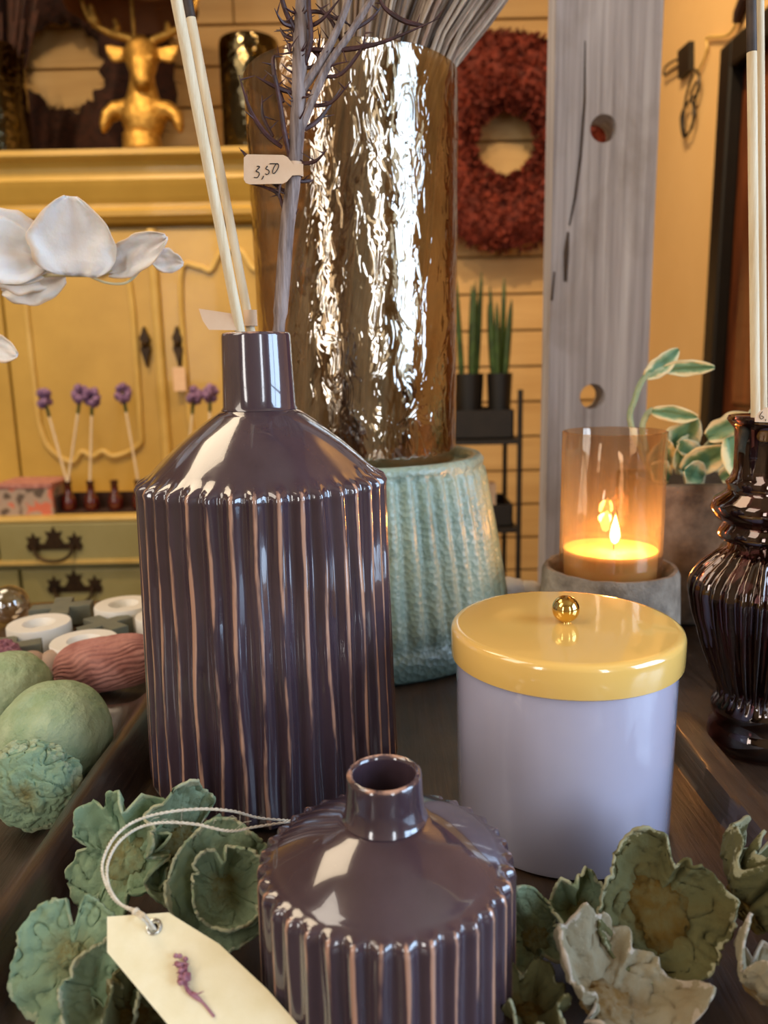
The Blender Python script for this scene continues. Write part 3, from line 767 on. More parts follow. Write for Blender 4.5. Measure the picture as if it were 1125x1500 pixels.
# ================================================================== DRIED PODS
def podmesh(r, cup, ruff, k, seed, layers=1, ragged=.12, core=.35, arc=1.0):
    out = []
    for L in range(layers):
        mb = MB(); nr, n_ = 34, 150; vs = []; av = []; fs = []
        rl_ = r * (1 - .26 * L); cu = cup * (1 + .5 * L); sd = seed + L * 3.3
        for i in range(nr + 1):
            q = i / nr
            for j in range(n_):
                t = 2 * pi * j / n_
                c_, s__ = cos(t), sin(t)
                big = nz((c_ * 1.1, s__ * 1.1, sd), 1)                 # broad outline
                fold = nz((c_ * 1.5, s__ * 1.5, sd + 20), 1)           # broad folding
                mid = nz((c_ * 3.2, s__ * 3.2, sd + 40), 1)
                tear = max(0, nz((c_ * 2.6, s__ * 2.6, sd + 9), 1) - .30)
                edge = 1 + ragged * 2.2 * big + ragged * .5 * mid - 1.3 * tear + .035 * nz((c_ * 12, s__ * 12, sd), 1) + .02 * nz((c_ * 34, s__ * 34, sd), 1)
                R_ = rl_ * q * max(.5, edge)
                h = cu * r * (q ** 1.8) + ruff * r * 2.6 * (q ** 1.7) * fold + ruff * r * .7 * q * q * mid
                x_, y_ = R_ * c_ / r, R_ * s__ / r
                cr = abs(nz((x_ * 2.2, y_ * 2.2, sd + 5), 1.4))        # creases
                h += -.16 * r * exp(-(cr / .05) ** 2) * q * .5 + .045 * r * nz((x_ * 5, y_ * 5, sd), 1.2)
                h += .012 * r * sin(26 * q + 5 * nz((x_ * 2, y_ * 2, sd), 1)) * sm(.35, .6, q)
                h += .012 * r * nz((c_ * 12, s__ * 12, q * 3), 1) * q
                R_ *= (1 - .30 * (q ** 3) * max(0, cu))
                h += .07 * r * L
                vs.append((R_ * c_, R_ * s__, h)); av.append(max(.001, q))
        for i in range(nr):
            for j in range(n_):
                l = (j + 1) % n_; fs.append((i * n_ + j, i * n_ + l, (i + 1) * n_ + l, (i + 1) * n_ + j))
        mb.add(vs, fs, av); out.append(mb)
    # knobbly centre
    cb = MB().ball((0, 0, .03 * r), (core * r, core * r, .13 * r), 60, 26, lambda d: (1 + .35 * nz(d, 2, seed) + .16 * nz(d, 6, seed) + .10 * nz(d, 16, seed), .16 + .2 * nz(d, 5, seed)))
    return out, cb
PG = 'dried green pod flowers scattered on the tray'
def pod(u, v, z, r, rot, mat, label, cup=.5, ruff=.16, k=3, seed=1.0, layers=1, ragged=.12, core=.35, name='dried_pod', drop=0):
    p = atz(u, v, z)
    o = thing(name, p, label, 'dried flower', PG); o.rotation_euler = (0, 0, 0)
    ls, cb = podmesh(r, cup, ruff, k, seed, layers, ragged, core)
    Rm = Euler([radians(a) for a in rot]).to_matrix()
    for mb in ls + [cb]:
        # push away anything that would sink below the tray
        for i_, q in enumerate(mb.v):
            w_ = Rm @ q + p; zmin = tray_h(w_.x, w_.y) + .0012
            if w_.z < zmin: w_.z = zmin + .0004 * nz(w_, 60)
            mb.v[i_] = w_
    for L, mb in enumerate(ls): mb.build('pod_shell', M[mat], o, solid=.0011, sharp=70)
    cb.build('pod_centre', M[mat], o, sharp=70)
    return o
# left group (rot: tilt about x turns the cup towards the camera)
pod(188, 1258, .022, 0.0275, (48, -18, 10), 'podmint', 'mint green pod leaning on the tray ridge, behind the twine loop', .35, .20, 3, 2.1, 1)
pod(262, 1238, .026, 0.0252, (62, 14, 40), 'pod', 'grey-green folded pod standing against the tall bottle base', .55, .26, 2, 5.7, 1)
pod(325, 1298, .021, 0.0252, (52, 10, 15), 'pod', 'layered green pod rosette with a dark centre, left of the squat bottle', .5, .12, 4, 8.3, 2)
pod(108, 1400, .020, 0.0216, (58, 12, -10), 'podmint', 'smooth mint pod disc at the lower left of the paper tag', .15, .10, 2, 11.9, 1, core=.22)
pod(168, 1452, .010, 0.0175, (40, -25, 30), 'pod', 'small curled green pod under the left edge of the paper tag', .8, .22, 3, 14.2, 1)
pod(192, 1492, .008, 0.0175, (35, 15, 60), 'podolive', 'olive pod lowest at the left, half under the paper tag', .6, .2, 3, 17.5, 1)
# right group
pod(962, 1332, .021, .0275, (50, 12, -10), 'podolive', 'large olive pod cup leaning on the candle jar foot', .42, .14, 3, 21.3, 1, core=.5)
pod(848, 1340, .013, 0.0165, (40, -18, 20), 'pod', 'grey-green curled pod between the squat bottle and the large olive pod', .85, .22, 2, 24.8, 1)
pod(890, 1475, .008, .0255, (20, 8, 35), 'podwhite', 'whitewashed crumpled pod with an ochre middle at the bottom right', .45, .30, 4, 28.4, 1, ragged=.2)
pod(1092, 1335, .016, 0.0269, (42, 18, 70), 'podolive', 'dark green layered pod at the right edge beside the large olive one', .55, .26, 3, 31.7, 2, ragged=.2)
pod(1112, 1455, .009, 0.0175, (30, -10, 120), 'podwhite', 'grey-brown folded pod in the bottom right corner', .8, .28, 2, 35.2, 1)
pod(785, 1378, .009, 0.0158, (30, -30, 10), 'pod', 'small green pod tucked behind the right side of the squat bottle', .5, .28, 3, 38.6, 1)
pod(775, 1490, .006, 0.0146, (15, 5, 0), 'podolive', 'yellowish olive pod scrap beside the foot of the squat bottle', .6, .4, 4, 41.1, 1, ragged=.3)

# crumpled rose-like lump and gourds in the left trough
def gourd(u, v, y, rpx, sq, label, seed):
    p = at(u, v, y); r_ = rpx * mpp(p)
    zf = min(tray_h(p.x + a * r_ * .4, p.y + b_ * r_ * .4) for a in (-1, 0, 1) for b_ in (-1, 0, 1))
    p.z = zf + r_ * sq + .0030
    def fn(d):
        k = sqrt(d.x ** 2 + d.y ** 2)
        dim = -.10 * exp(-(k / .16) ** 2) if d.z > 0 else 0
        return 1 + dim + .025 * nz(d, 2, seed) + .012 * nz(d, 7, seed) + .008 * cos(6 * atan2(d.y, d.x)) * (1 - d.z ** 2), 0
    mb = MB().ball((0, 0, 0), (r_, r_, r_ * sq), 64, 40, fn)
    Rm = Euler((radians(28), radians(-12), 0)).to_matrix()
    for i, q in enumerate(mb.v): mb.v[i] = Rm @ q + p
    o = mb.build('dried_gourd', M['gourd'], origin=p); tag(o, label, 'dried fruit', 'painted green gourds'); return p, r_
gourd(80, 1075, .402, 82, .93, 'round mint-green painted gourd in the left trough, the nearer one', 3)
gourd(14, 1012, .458, 60, .9, 'green painted gourd farther back at the left edge, behind the nearer gourd', 8)
p = at(48, 1140, .359); r_ = 66 * mpp(p)
def fn(d):
    a = atan2(d.z, d.x); q = sqrt(d.x ** 2 + d.z ** 2)
    return 1 - .25 * exp(-((q) / .2) ** 2) * (d.y < 0) + .10 * abs(sin(6 * q + 1.5 * a + 3 * nz(d, 1.5))) ** .6 + .12 * nz(d, 2.5, 2) - .12 * exp(-(abs(nz(d, 2.2, 7)) / .035) ** 2) - .07 * exp(-(abs(nz(d, 5, 4)) / .06) ** 2) + .03 * nz(d, 9, 5), max(.001, min(1, q * 1.1))
mb = MB().ball(p, (r_, r_ * .50, r_ * .98), 180, 120, fn)
zm = min(q.z for q in mb.v); dz = tray_h(p.x, p.y) + .0018 - zm
for q in mb.v: q.z += dz
tag(mb.build('crumpled_dried_rosette', M['podmint'], sharp=70), 'crumpled mint-green dried rosette in front of the green gourd, at the left edge', 'dried flower')

# pink wrinkled seed pod
p = at(157, 974, .505); rx = 71 * mpp(p); rz = 39 * mpp(p)
def fn(d):
    a = atan2(d.z, d.y); g1 = nz((d.x * 2.5, a * 5, 0), 1)
    v_ = abs(sin(a * 15 + d.x * 5 + 3.5 * nz((d.x * 3, a * 1.5, 2), 1)))
    ph_ = math.acos(max(-1, min(1, d.x))); return (1 + .055 * (v_ ** .6) - .03 + .02 * g1) * (1 + .13 * sin(2 * ph_) ** 2), 0
mb = MB().ball((0, 0, 0), (rx, rz * 1.05, rz), 150, 110, fn)
Rm = Euler((0, radians(-6), radians(8))).to_matrix()
for i, q in enumerate(mb.v): mb.v[i] = Rm @ q
zm = min(q.z for q in mb.v); hz = max(tray_h(p.x + a * .02, p.y + b_ * .01) for a in (-1, 0, 1) for b_ in (-1, 0, 1))
for q in mb.v: q += Vector((p.x, p.y, hz - zm + .0003))
tag(mb.build('wrinkled_seed_pod', M['pinkpod'], sharp=80), 'oval dusty-pink wrinkled seed pod left of the tall bottle', 'dried fruit')

# ================================================================== WHITE RINGS, GREY CROSS BLOCKS, SMALL THINGS
def ring(u, v, label):
    p = atz(u, v, .021)
    o = MB().lathe([(0, .0008), (.0238, .0008), (.0243, .002), (.0243, .0198), (.0236, .021), (.0125, .021), (.0108, .019), (.0100, .015), (0, .0145)], 56, (p.x, p.y, 0)).build('white_ring', M['white'], origin=(p.x, p.y, 0))
    tag(o, label, 'candle holder', 'white ring candle holders')
ring(57, 912, 'white ring holder, leftmost, behind the grey cross block at the left edge')
ring(123, 937, 'white ring holder directly behind the pink seed pod')
ring(181, 884, 'white ring holder farthest back, left of the tall bottle')
ring(243, 899, 'white ring holder mostly hidden behind the tall bottle')
def cross(u, v, rot, r_, label):
    p = atz(u, v, .018); P = []
    for k in range(4):
        a = k * pi / 2
        for (x, y) in ((.30, -.30), (1.0, -.36), (1.08, .30), (.34, .30)):
            P.append(Vector((p.x + r_ * (x * cos(a + rot) - y * sin(a + rot)), p.y + r_ * (x * sin(a + rot) + y * cos(a + rot)), .001)))
    tag(MB().prism(P, (0, 0, .017)).build('cross_block', M['greywood'], smooth=False, bevel=.0006), label, 'ornament', 'grey wooden cross blocks')
cross(12, 946, .5, .022, 'grey-green wooden cross block at the left edge before the leftmost white ring')
cross(90, 886, .3, .024, 'grey-green wooden cross block behind the leftmost two white rings')
cross(154, 911, .9, .021, 'olive-grey wooden cross block between the pink pod and the farthest white ring')
cross(219, 939, .2, .016, 'grey wooden cross block half hidden behind the tall bottle')
def blob(name, u, v, z, rr_, m, label, cat, group=None, fn=None, sq=1):
    p = atz(u, v, z); rz_ = rr_ * sq; p.z = tray_h(p.x, p.y) + rz_ + .0005
    tag(MB().ball(p, (rr_, rr_, rz_), 32, 20, fn).build(name, m), label, cat, group)
blob('glass_bauble', 14, 888, .016, .017, M['clear'], 'small clear glass bauble at the left edge behind the white rings', 'bauble')
blob('wooden_ball', 47, 976, .010, .0105, M['knob'], 'pale wooden ball behind the green gourds, left one', 'ball', 'pale wooden balls')
blob('wooden_ball', 78, 972, .010, .0100, M['knob'], 'pale wooden ball touching the pink seed pod tip', 'ball', 'pale wooden balls')
blob('pink_dried_flower', 4, 966, .012, .013, M['sprig'], 'small pink dried flower head at the left edge behind the gourds', 'dried flower', None, lambda d: (1 + .2 * nz(d, 6), 0))
for (u, v, r_, lab) in ((748, 852, .016, 'pale pinkish pebble right of the verdigris pot'), (775, 856, .014, 'cream pebble between the verdigris pot and the stone cup')):
    p = at(u, v, .69)
    tag(MB().ball((p.x, p.y, r_ * .75 + tray_h(p.x, p.y)), (r_, r_ * .8, r_ * .72), 24, 14, lambda d: (1 + .12 * nz(d, 2, u), 0)).build('pebble', M['white']), lab, 'stone', 'pale pebbles behind the jar')

# ================================================================== PAPER TAG WITH TWINE
def tagpt(u, v, lift=0.0):
    # plane through y=.228,z=.040 sloping down towards the camera
    d = ray(u, v); n_ = Vector((0.10, -.60, .79)).normalized(); P0 = Vector((0, .229, .0405))
    P0.x = -.085
    t = (P0 - CAMLOC).dot(n_) / d.dot(n_); return CAMLOC + d * t + n_ * lift
tg = thing('paper_gift_tag', tagpt(226, 1358), 'cream paper gift tag with twine and a pink dried sprig, lying on the green pods', 'tag')
hole = tagpt(226, 1358)
outl = [(157, 1343), (247, 1337), (321, 1383), (392, 1450), (440, 1505), (455, 1530), (430, 1560), (330, 1590), (272, 1532), (157, 1395)]
nn = Vector((0.10, -.60, .79)).normalized()
# card with a real hole: ring of points round the eyelet joined to the outline
oc = [tagpt(u, v) for u, v in outl]
dense = []
for i in range(len(oc)):
    a, b_ = oc[i], oc[(i + 1) % len(oc)]
    for k in range(6): dense.append(a.lerp(b_, k / 6))
e1 = Vector((1, 0, 0)); e1 = (e1 - nn * e1.dot(nn)).normalized(); e2 = nn.cross(e1)
dense.sort(key=lambda q: atan2((q - hole).dot(e2), (q - hole).dot(e1)))
inn = []
for q in dense:
    a = atan2((q - hole).dot(e2), (q - hole).dot(e1)); inn.append(hole + (e1 * cos(a) + e2 * sin(a)) * .0013)
N_ = len(dense); cm = MB()
cm.add(dense + inn, [(i, (i + 1) % N_, N_ + (i + 1) % N_, N_ + i) for i in range(N_)])
cm.build('card', M['paper'], tg, smooth=False, solid=.0005)
tor = []
mb = MB()
ev = []; ef = []
for i in range(28):
    a = 2 * pi * i / 28; d = e1 * cos(a) + e2 * sin(a)
    for j in range(8):
        b_ = 2 * pi * j / 8; ev.append(hole + d * (.0021 + .0006 * cos(b_)) + nn * (.0006 * sin(b_) + .0002))
for i in range(28):
    for j in range(8): ef.append((i * 8 + j, ((i + 1) % 28) * 8 + j, ((i + 1) % 28) * 8 + (j + 1) % 8, i * 8 + (j + 1) % 8))
mb.add(ev, ef); mb.build('eyelet', M['silver'], tg)
def tw(pts):
    return spline([at(u, v, y) for u, v, y in pts], 8)
h_ = hole + nn * .002
s1 = [h_ + Vector((.0003, 0, -.0015))] + [at(215, 1345, h_.y + .000) + nn * .002] + tw([(200, 1334, .232), (172, 1322, .236), (155, 1295, .240), (150, 1265, .246), (165, 1230, .252), (192, 1206, .257), (232, 1192, .258), (290, 1185, .260), (340, 1188, .264), (380, 1198, .284), (425, 1202, .302)])
s2 = [h_ + Vector((-.0008, 0, -.0015))] + [at(211, 1349, h_.y) + nn * .002] + tw([(198, 1337, .231), (176, 1324, .235), (160, 1300, .239), (157, 1268, .245), (172, 1236, .251), (200, 1214, .256), (235, 1205, .256), (285, 1207, .256), (335, 1217, .257), (375, 1211, .270), (428, 1203, .302)])
mb = MB()
for s_ in (s1, s2):
    for ph_ in (0, pi):   # two plies
        pts = []; s__ = spline(s_, 3)
        for i, q in enumerate(s__):
            a = ph_ + i * .9; pts.append(q + Vector((cos(a), 0, sin(a))) * .00028)
        mb.tube(pts, .00036, 6)
mb.ball(at(199, 1336, .2305), .0014, 12, 8)
for i in range(10):
    q = at(215 + i * 17, 1195 + rr.uniform(0, 14), .262 + i * .001); d = Vector((rr.uniform(-1, 1), rr.uniform(-.3, .3), rr.uniform(-1, 1))) * .006
    mb.tube([q, q + d * .5 + Vector((0, 0, .001)), q + d], .00008, 4)
mb.build('twine', M['twine'], tg)
mb = MB()
stp = [tagpt(268, 1412, .001), tagpt(270, 1432, .0012), tagpt(276, 1452, .001), tagpt(296, 1468, .0008), tagpt(314, 1490, .0006)]
mb.tube(spline(stp, 4), [.0006] * 8 + [.0007] * 4 + [.0004] * 5, 6)
for i in range(46):
    t = rr.random(); u = 266 + 6 * t + rr.uniform(-8, 8); v = 1402 + 46 * t
    mb.ball(tagpt(u, v, rr.uniform(.0008, .0028)), (.0006 + rr.random() * .0006, .0007, .0008), 7, 5)
    if i % 3 == 0:
        a = tagpt(u, v, .002); mb.tube([a, a + Vector((rr.uniform(-1, 1), -.3, rr.uniform(-.2, 1))) * .002], [.0003, .0001], 4)
mb.tube([tagpt(280, 1455, .001), tagpt(290, 1458, .002), tagpt(300, 1455, .003)], [.0005, .0003, .0001], 5)
mb.build('sprig', M['sprig'], tg)

# ================================================================== ORCHID AT LEFT
OY = .50
oc_ = thing('white_orchid_spray', at(-120, 520, OY), 'white orchid blossoms on a thin stem reaching in from the left edge', 'flower')
def petal(c, dirpx, lpx, wpx, lean, curl, seed, name='petal', m='petal', parent=None, y=OY, cup=.2, pw_=1.0, parts=True):
    """petal in 3D: base at pixel c, growing along dirpx angle, leaning in depth"""
    b_ = at(*c, y); k = mpp(b_); a = radians(dirpx)
    U = Vector((cos(a), lean, sin(a))).normalized(); W = Vector((-sin(a), lean * .3, cos(a))); W = (W - U * W.dot(U)).normalized(); Nn = U.cross(W)
    if Nn.y > 0: Nn = -Nn
    nl, nw = 18, 14; vs = []; av = []; fs = []
    for i in range(nl + 1):
        q = i / nl; wd = (sin(pi * min(1, q * .93 + .05) ** pw_)) ** .62
        for j in range(nw + 1):
            s_ = j / nw * 2 - 1
            vs.append(b_ + U * (lpx * k * q) + W * (wpx / 2 * k * wd * s_ * (1 + .16 * nz((q * 5, s_ * 2, seed)))) + Nn * (curl * lpx * k * q * q + cup * wpx * k * s_ * s_ * wd * .5 + .07 * lpx * k * nz((q * 3, s_ * 2.5, seed))))
            av.append(max(.001, abs(s_)))
    for i in range(nl):
        for j in range(nw):
            w_ = nw + 1; fs.append((i * w_ + j, i * w_ + j + 1, (i + 1) * w_ + j + 1, (i + 1) * w_ + j))
    MB().add(vs, fs, av).build(name, M[m], parent, solid=.0006, sharp=80)
petal((70, 395), 148, 118, 105, -.2, .1, 1, parent=oc_)
petal((70, 380), 172, 120, 92, -.35, .15, 2, parent=oc_)
petal((112, 404), 84, 108, 124, -.15, .08, 3, parent=oc_, y=OY - .008, pw_=.75)
petal((158, 398), 22, 118, 50, -.3, .12, 4, parent=oc_, cup=.5)
petal((222, 378), -12, 50, 34, -.1, .1, 5, parent=oc_, cup=.3)
petal((-20, 400), -8, 92, 48, .1, -.1, 6, parent=oc_, y=OY + .006)
petal((-30, 500), -18, 68, 40, -.1, .2, 7, parent=oc_)
petal((95, 405), 190, 110, 60, .15, -.1, 8, parent=oc_, y=OY + .008)
MB().tube(spline([at(-130, 1000, OY) , at(-150, 700, OY), at(-120, 480, OY), at(-40, 418, OY), at(60, 404, OY), at(130, 403, OY), at(162, 396, OY), at(172, 378, OY)], 6), .0011, 8).build('stem', M['petalstem'], oc_)
MB().tube(spline([at(128, 403, OY), at(155, 414, OY), at(182, 415, OY), at(200, 402, OY), at(205, 388, OY)], 5), .0008, 6).build('stem', M['petalstem'], oc_)
pb = at(-130, 1000, OY); pbz = .004
MB().lathe([(0, pbz), (.022, pbz), (.030, .035), (.028, .036), (.0, .030)], 32, (pb.x, OY, 0)).build('pot', M['white'], oc_)

# ================================================================== TIMBER POST
QY = 1.0
a0 = at(807, 10, QY); a1 = at(967, 10, QY); xL = at(805, 500, QY).x; xR_ = at(951, 500, QY).x
lean = 0
pw0 = xR_ - xL
def post():
    mb = MB(); holes = [at(884, 188, QY), at(868, 581, QY)]; hr = 19.5 * mpp(holes[0])
    # front face grid with round holes (polar patches), extruded through by tubes
    dpt = .045; z0, z1 = FZ, CZ
    segs = 40
    def patch(y, flip):
        vs = []; fs = []
        zc = sorted(h.z for h in holes); cuts = [z0, zc[0] - pw0 / 2, zc[0] + pw0 / 2, zc[1] - pw0 / 2, zc[1] + pw0 / 2, z1]
        for i in range(5):
            za, zb_ = cuts[i], cuts[i + 1]
            if i in (1, 3):
                hc = [h for h in holes if abs(h.z - (za + zb_) / 2) < 1e-4][0]
                b = len(vs); N4 = segs
                for k in range(N4):
                    t = 2 * pi * k / N4; c_, s__ = cos(t), sin(t); m_ = max(abs(c_), abs(s__))
                    vs.append(Vector(((xL + xR_) / 2 + c_ / m_ * pw0 / 2, y, (za + zb_) / 2 + s__ / m_ * pw0 / 2)))
                for k in range(N4):
                    t = 2 * pi * k / N4; vs.append(Vector((hc.x + hr * cos(t), y, hc.z + hr * sin(t))))
                for k in range(N4):
                    l = (k + 1) % N4; fs.append((b + k, b + l, b + N4 + l, b + N4 + k))
            else:
                b = len(vs); vs += [Vector((xL, y, za)), Vector((xR_, y, za)), Vector((xR_, y, zb_)), Vector((xL, y, zb_))]; fs.append((b, b + 1, b + 2, b + 3))
        mb.add(vs, fs)
    patch(QY, 0); patch(QY + dpt, 1)
    for x in (xL, xR_): mb.add([(x, QY, z0), (x, QY + dpt, z0), (x, QY + dpt, z1), (x, QY, z1)], [(0, 1, 2, 3)])
    for h in holes:
        vs = []; fs = []
        for k in range(segs):
            t = 2 * pi * k / segs; vs += [Vector((h.x + hr * cos(t), QY, h.z + hr * sin(t))), Vector((h.x + hr * cos(t), QY + dpt, h.z + hr * sin(t)))]
        for k in range(segs): l = (k + 1) % segs; fs.append((2 * k, 2 * l, 2 * l + 1, 2 * k + 1))
        mb.add(vs, fs)
    return mb
pst = post().build('timber_post', M['post'], smooth=False)
tag(pst, 'weathered grey timber post with two round holes', 'post')
ck = MB()
for pts, ww in (([(857, 60), (856, 150), (850, 230), (842, 290), (834, 330)], .0016), ([(832, 340), (829, 370), (828, 412)], .0034), ([(812, 398), (808, 440)], .0026)):
    ck.tube([at(u, v, QY - .0003) for u, v in pts], [ww * .4] + [ww] * (len(pts) - 2) + [ww * .6], 6)
ck.build('crack', M['reedtip'], pst)

# ================================================================== STONE TROUGH WITH VARIEGATED PLANT
TY0 = .612
a = at(955, 712, TY0); b_ = at(1190, 712, TY0); zt_ = a.z
tr = thing('stone_trough', ((a.x + b_.x) / 2, TY0 + .05, 0), 'brown stone trough planter behind the amethyst bottle', 'planter')
mb = MB(); th = .010; x0, x1, y0, y1 = a.x, b_.x, TY0, TY0 + .10
mb.box(x0, x1, y0, y0 + th, .0015, zt_); mb.box(x0, x1, y1 - th, y1, .0015, zt_); mb.box(x0, x0 + th, y0 + th, y1 - th, .0015, zt_); mb.box(x1 - th, x1, y0 + th, y1 - th, .0015, zt_)
mb.build('trough_wall', M['brownstone'], tr, smooth=False, bevel=.003)
MB().box(x0 + th, x1 - th, y0 + th, y1 - th, .002, zt_ - .015).build('soil', M['fur'], tr, smooth=False)
vpn = thing('variegated_plant', (x0 + .06, TY0 + .05, zt_ - .015), 'variegated green and cream leafy plant growing in the stone trough', 'plant')
def vleaf(c, ang, l, w_, lean, curl, y, seed, cup=.3): petal(c, ang, l, w_, lean, curl, seed, 'leaf', 'varleaf', vpn, y, cup, .9)
LV = [((945, 552), 38, 60, 30, -.2, -.25, .70), ((972, 540), 2, 66, 24, -.2, .3, .70), ((955, 602), -8, 62, 24, -.2, .2, .69),
      ((985, 660), 70, 60, 50, -.3, .2, .70), ((1010, 690), 120, 60, 50, -.3, .2, .70), ((1000, 690), 40, 70, 46, -.3, .3, .69), ((1040, 690), 80, 74, 52, -.2, .2, .70),
      ((1062, 650), 20, 70, 44, -.2, -.2, .68), ((1035, 640), 35, 70, 40, -.3, .3, .67), ((1070, 640), -75, 88, 52, -.5, .2, .66), ((1085, 690), 60, 90, 60, -.2, .2, .71),
      ((965, 690), 100, 58, 44, -.3, .3, .70), ((980, 700), 150, 50, 36, -.3, .3, .69), ((1030, 700), 160, 56, 40, -.4, .3, .68), ((1055, 700), 30, 50, 40, -.4, .3, .67),
      ((1100, 650), 100, 60, 44, -.2, .2, .70), ((1020, 655), 170, 46, 32, -.3, .3, .70)]
for i, (c, an, l, w_, le, cu, y) in enumerate(LV): vleaf(c, an, l, w_, le, cu, y - .045, i * 1.7)
for s_ in ([(930, 705), (925, 625), (930, 585), (945, 552), (972, 540)], [(945, 705), (942, 640), (946, 610), (957, 600)], [(1025, 705), (1035, 670), (1050, 640), (1062, 615)], [(1010, 705), (1000, 680), (990, 660)], [(1080, 705), (1075, 670), (1066, 645)]):
    pts = spline([at(max(u, 968) if i == 0 else u, v + (18 if i == 0 else 0), .655) for i, (u, v) in enumerate(s_)], 5)
    MB().tube(pts, .0026, 8).build('stem', M['petalstem'] if s_[0][0] > 1000 else M['varstem'] if 'varstem' in M else M['gourd'], vpn)
cc = at(1072, 800, .56)
zc = cc.z
tag(MB().lathe([(0, .001), (.022, .001), (.026, .01), (.027, zc - .003), (.025, zc), (.020, zc), (.018, zc - .006), (0, zc - .006)], 40, (cc.x + .02, .56, 0)).build('small_stone_cup', M['brownstone'], origin=(cc.x + .02, .56, 0)), 'small tan stone cup behind the amethyst bottle', 'cup')

# ================================================================== YELLOW CABINET
KY = 2.20
def X(u, v=500, y=KY): return at(u, v, y).x
def Z(v, y=KY, u=180): return at(u, v, y).z
kx0 = X(-240); kx1 = X(470)
kb_ = thing('yellow_cabinet', ((kx0 + kx1) / 2, KY + .2, FZ), 'mustard-yellow painted cabinet with cornice, panelled doors and olive drawers', 'cabinet')
def kbox(u0, v0, u1, v1, y0, y1, name, m, par=kb_, bev=.006, y=KY):
    return MB().box(X(u0, (v0 + v1) / 2, y), X(u1, (v0 + v1) / 2, y), y0, y1, Z(v1, y), Z(v0, y)).build(name, m, par, smooth=False, bevel=bev)
ztop = Z(228); zdesk = Z(752)
MB().box(kx0 + .03, kx1 - .03, KY + .04, KY + .42, zdesk, ztop - .02).build('carcass', M['yellow'], kb_, smooth=False)
# cornice as stepped moulding profile swept along x
cpf = [(228, -.07), (236, -.07), (240, -.062), (243, -.05), (250, -.040), (262, -.036), (268, -.040), (276, -.034), (292, -.020), (300, -.012), (306, -.012), (310, -.020), (318, -.018), (322, -.006), (326, 0.0), (330, .03)]
pl_ = [Vector((kx0 - .03, KY + dy, Z(v))) for v, dy in cpf] + [Vector((kx0 - .03, KY + .42, Z(330))), Vector((kx0 - .03, KY + .42, ztop))]
MB().prism(pl_, (kx1 - kx0 + .06, 0, 0)).build('cornice', M['yellow'], kb_, smooth=False)
zd0 = Z(745); zd1 = Z(336)
def door(ua, ub, hand):
    xa, xb = X(ua), X(ub)
    d = MB().box(xa + .003, xb - .003, KY + .012, KY + .04, zd0, zd1).build('door', M['yellow'], kb_, smooth=False, bevel=.004)
    # shaped moulding round the panel
    w_ = xb - xa; mx = .07; zl_, zh = zd0 + .13, zd1 - .10; xm = (xa + xb) / 2
    pts = [(xa + mx, zl_ + .12), (xa + mx, zh - .03), (xa + mx + .05, zh), (xm - .06, zh - .01), (xm - .03, zh + .035), (xm, zh + .045), (xm + .03, zh + .035), (xm + .06, zh - .01), (xb - mx - .05, zh), (xb - mx, zh - .03), (xb - mx, zl_ + .12),
           (xb - mx - .01, zl_ + .05), (xb - mx - .08, zl_ + .02), (xm + .03, zl_ + .035), (xm, zl_ + .02), (xm - .03, zl_ + .035), (xa + mx + .08, zl_ + .005), (xa + mx + .02, zl_ + .05), (xa + mx, zl_ + .12)]
    MB().tube(spline([(x, KY + .008, z) for x, z in pts], 4), .008, 8).build('panel_moulding', M['yelledge'], d)
    return d
uS = 232
dL = door(6, uS, 1); dR = door(uS, 458, -1); dLL = door(-220, 6, 1)
MB().lathe([(.012, zd0), (.018, zd0 + .02), (.013, zd0 + .05), (.013, zd1 - .05), (.018, zd1 - .02), (.012, zd1)], 20, (X(uS), KY + .008, 0)).build('centre_strip', M['yelledge'], kb_)
for u, d in ((212, dL), (260, dR)):
    x = X(u); zc = Z(505); mb = MB()
    mb.prism([Vector((x + a * .001, KY - .006, zc + b_ * .001)) for a, b_ in ((-8, -30), (-14, -14), (-8, 0), (-14, 16), (-7, 30), (0, 48), (7, 30), (14, 16), (8, 0), (14, -14), (8, -30), (0, -62))], (0, .018, 0))
    mb.ball((x, KY - .014, zc), .009, 12, 8)
    mb.build('escutcheon', M['iron'], d, smooth=False)
x = X(260); zc = Z(545)
MB().box(x - .016, x + .018, KY - .012, KY - .010, zc - .055, zc + .01).build('hanging_tag', M['label'], dR, smooth=False)
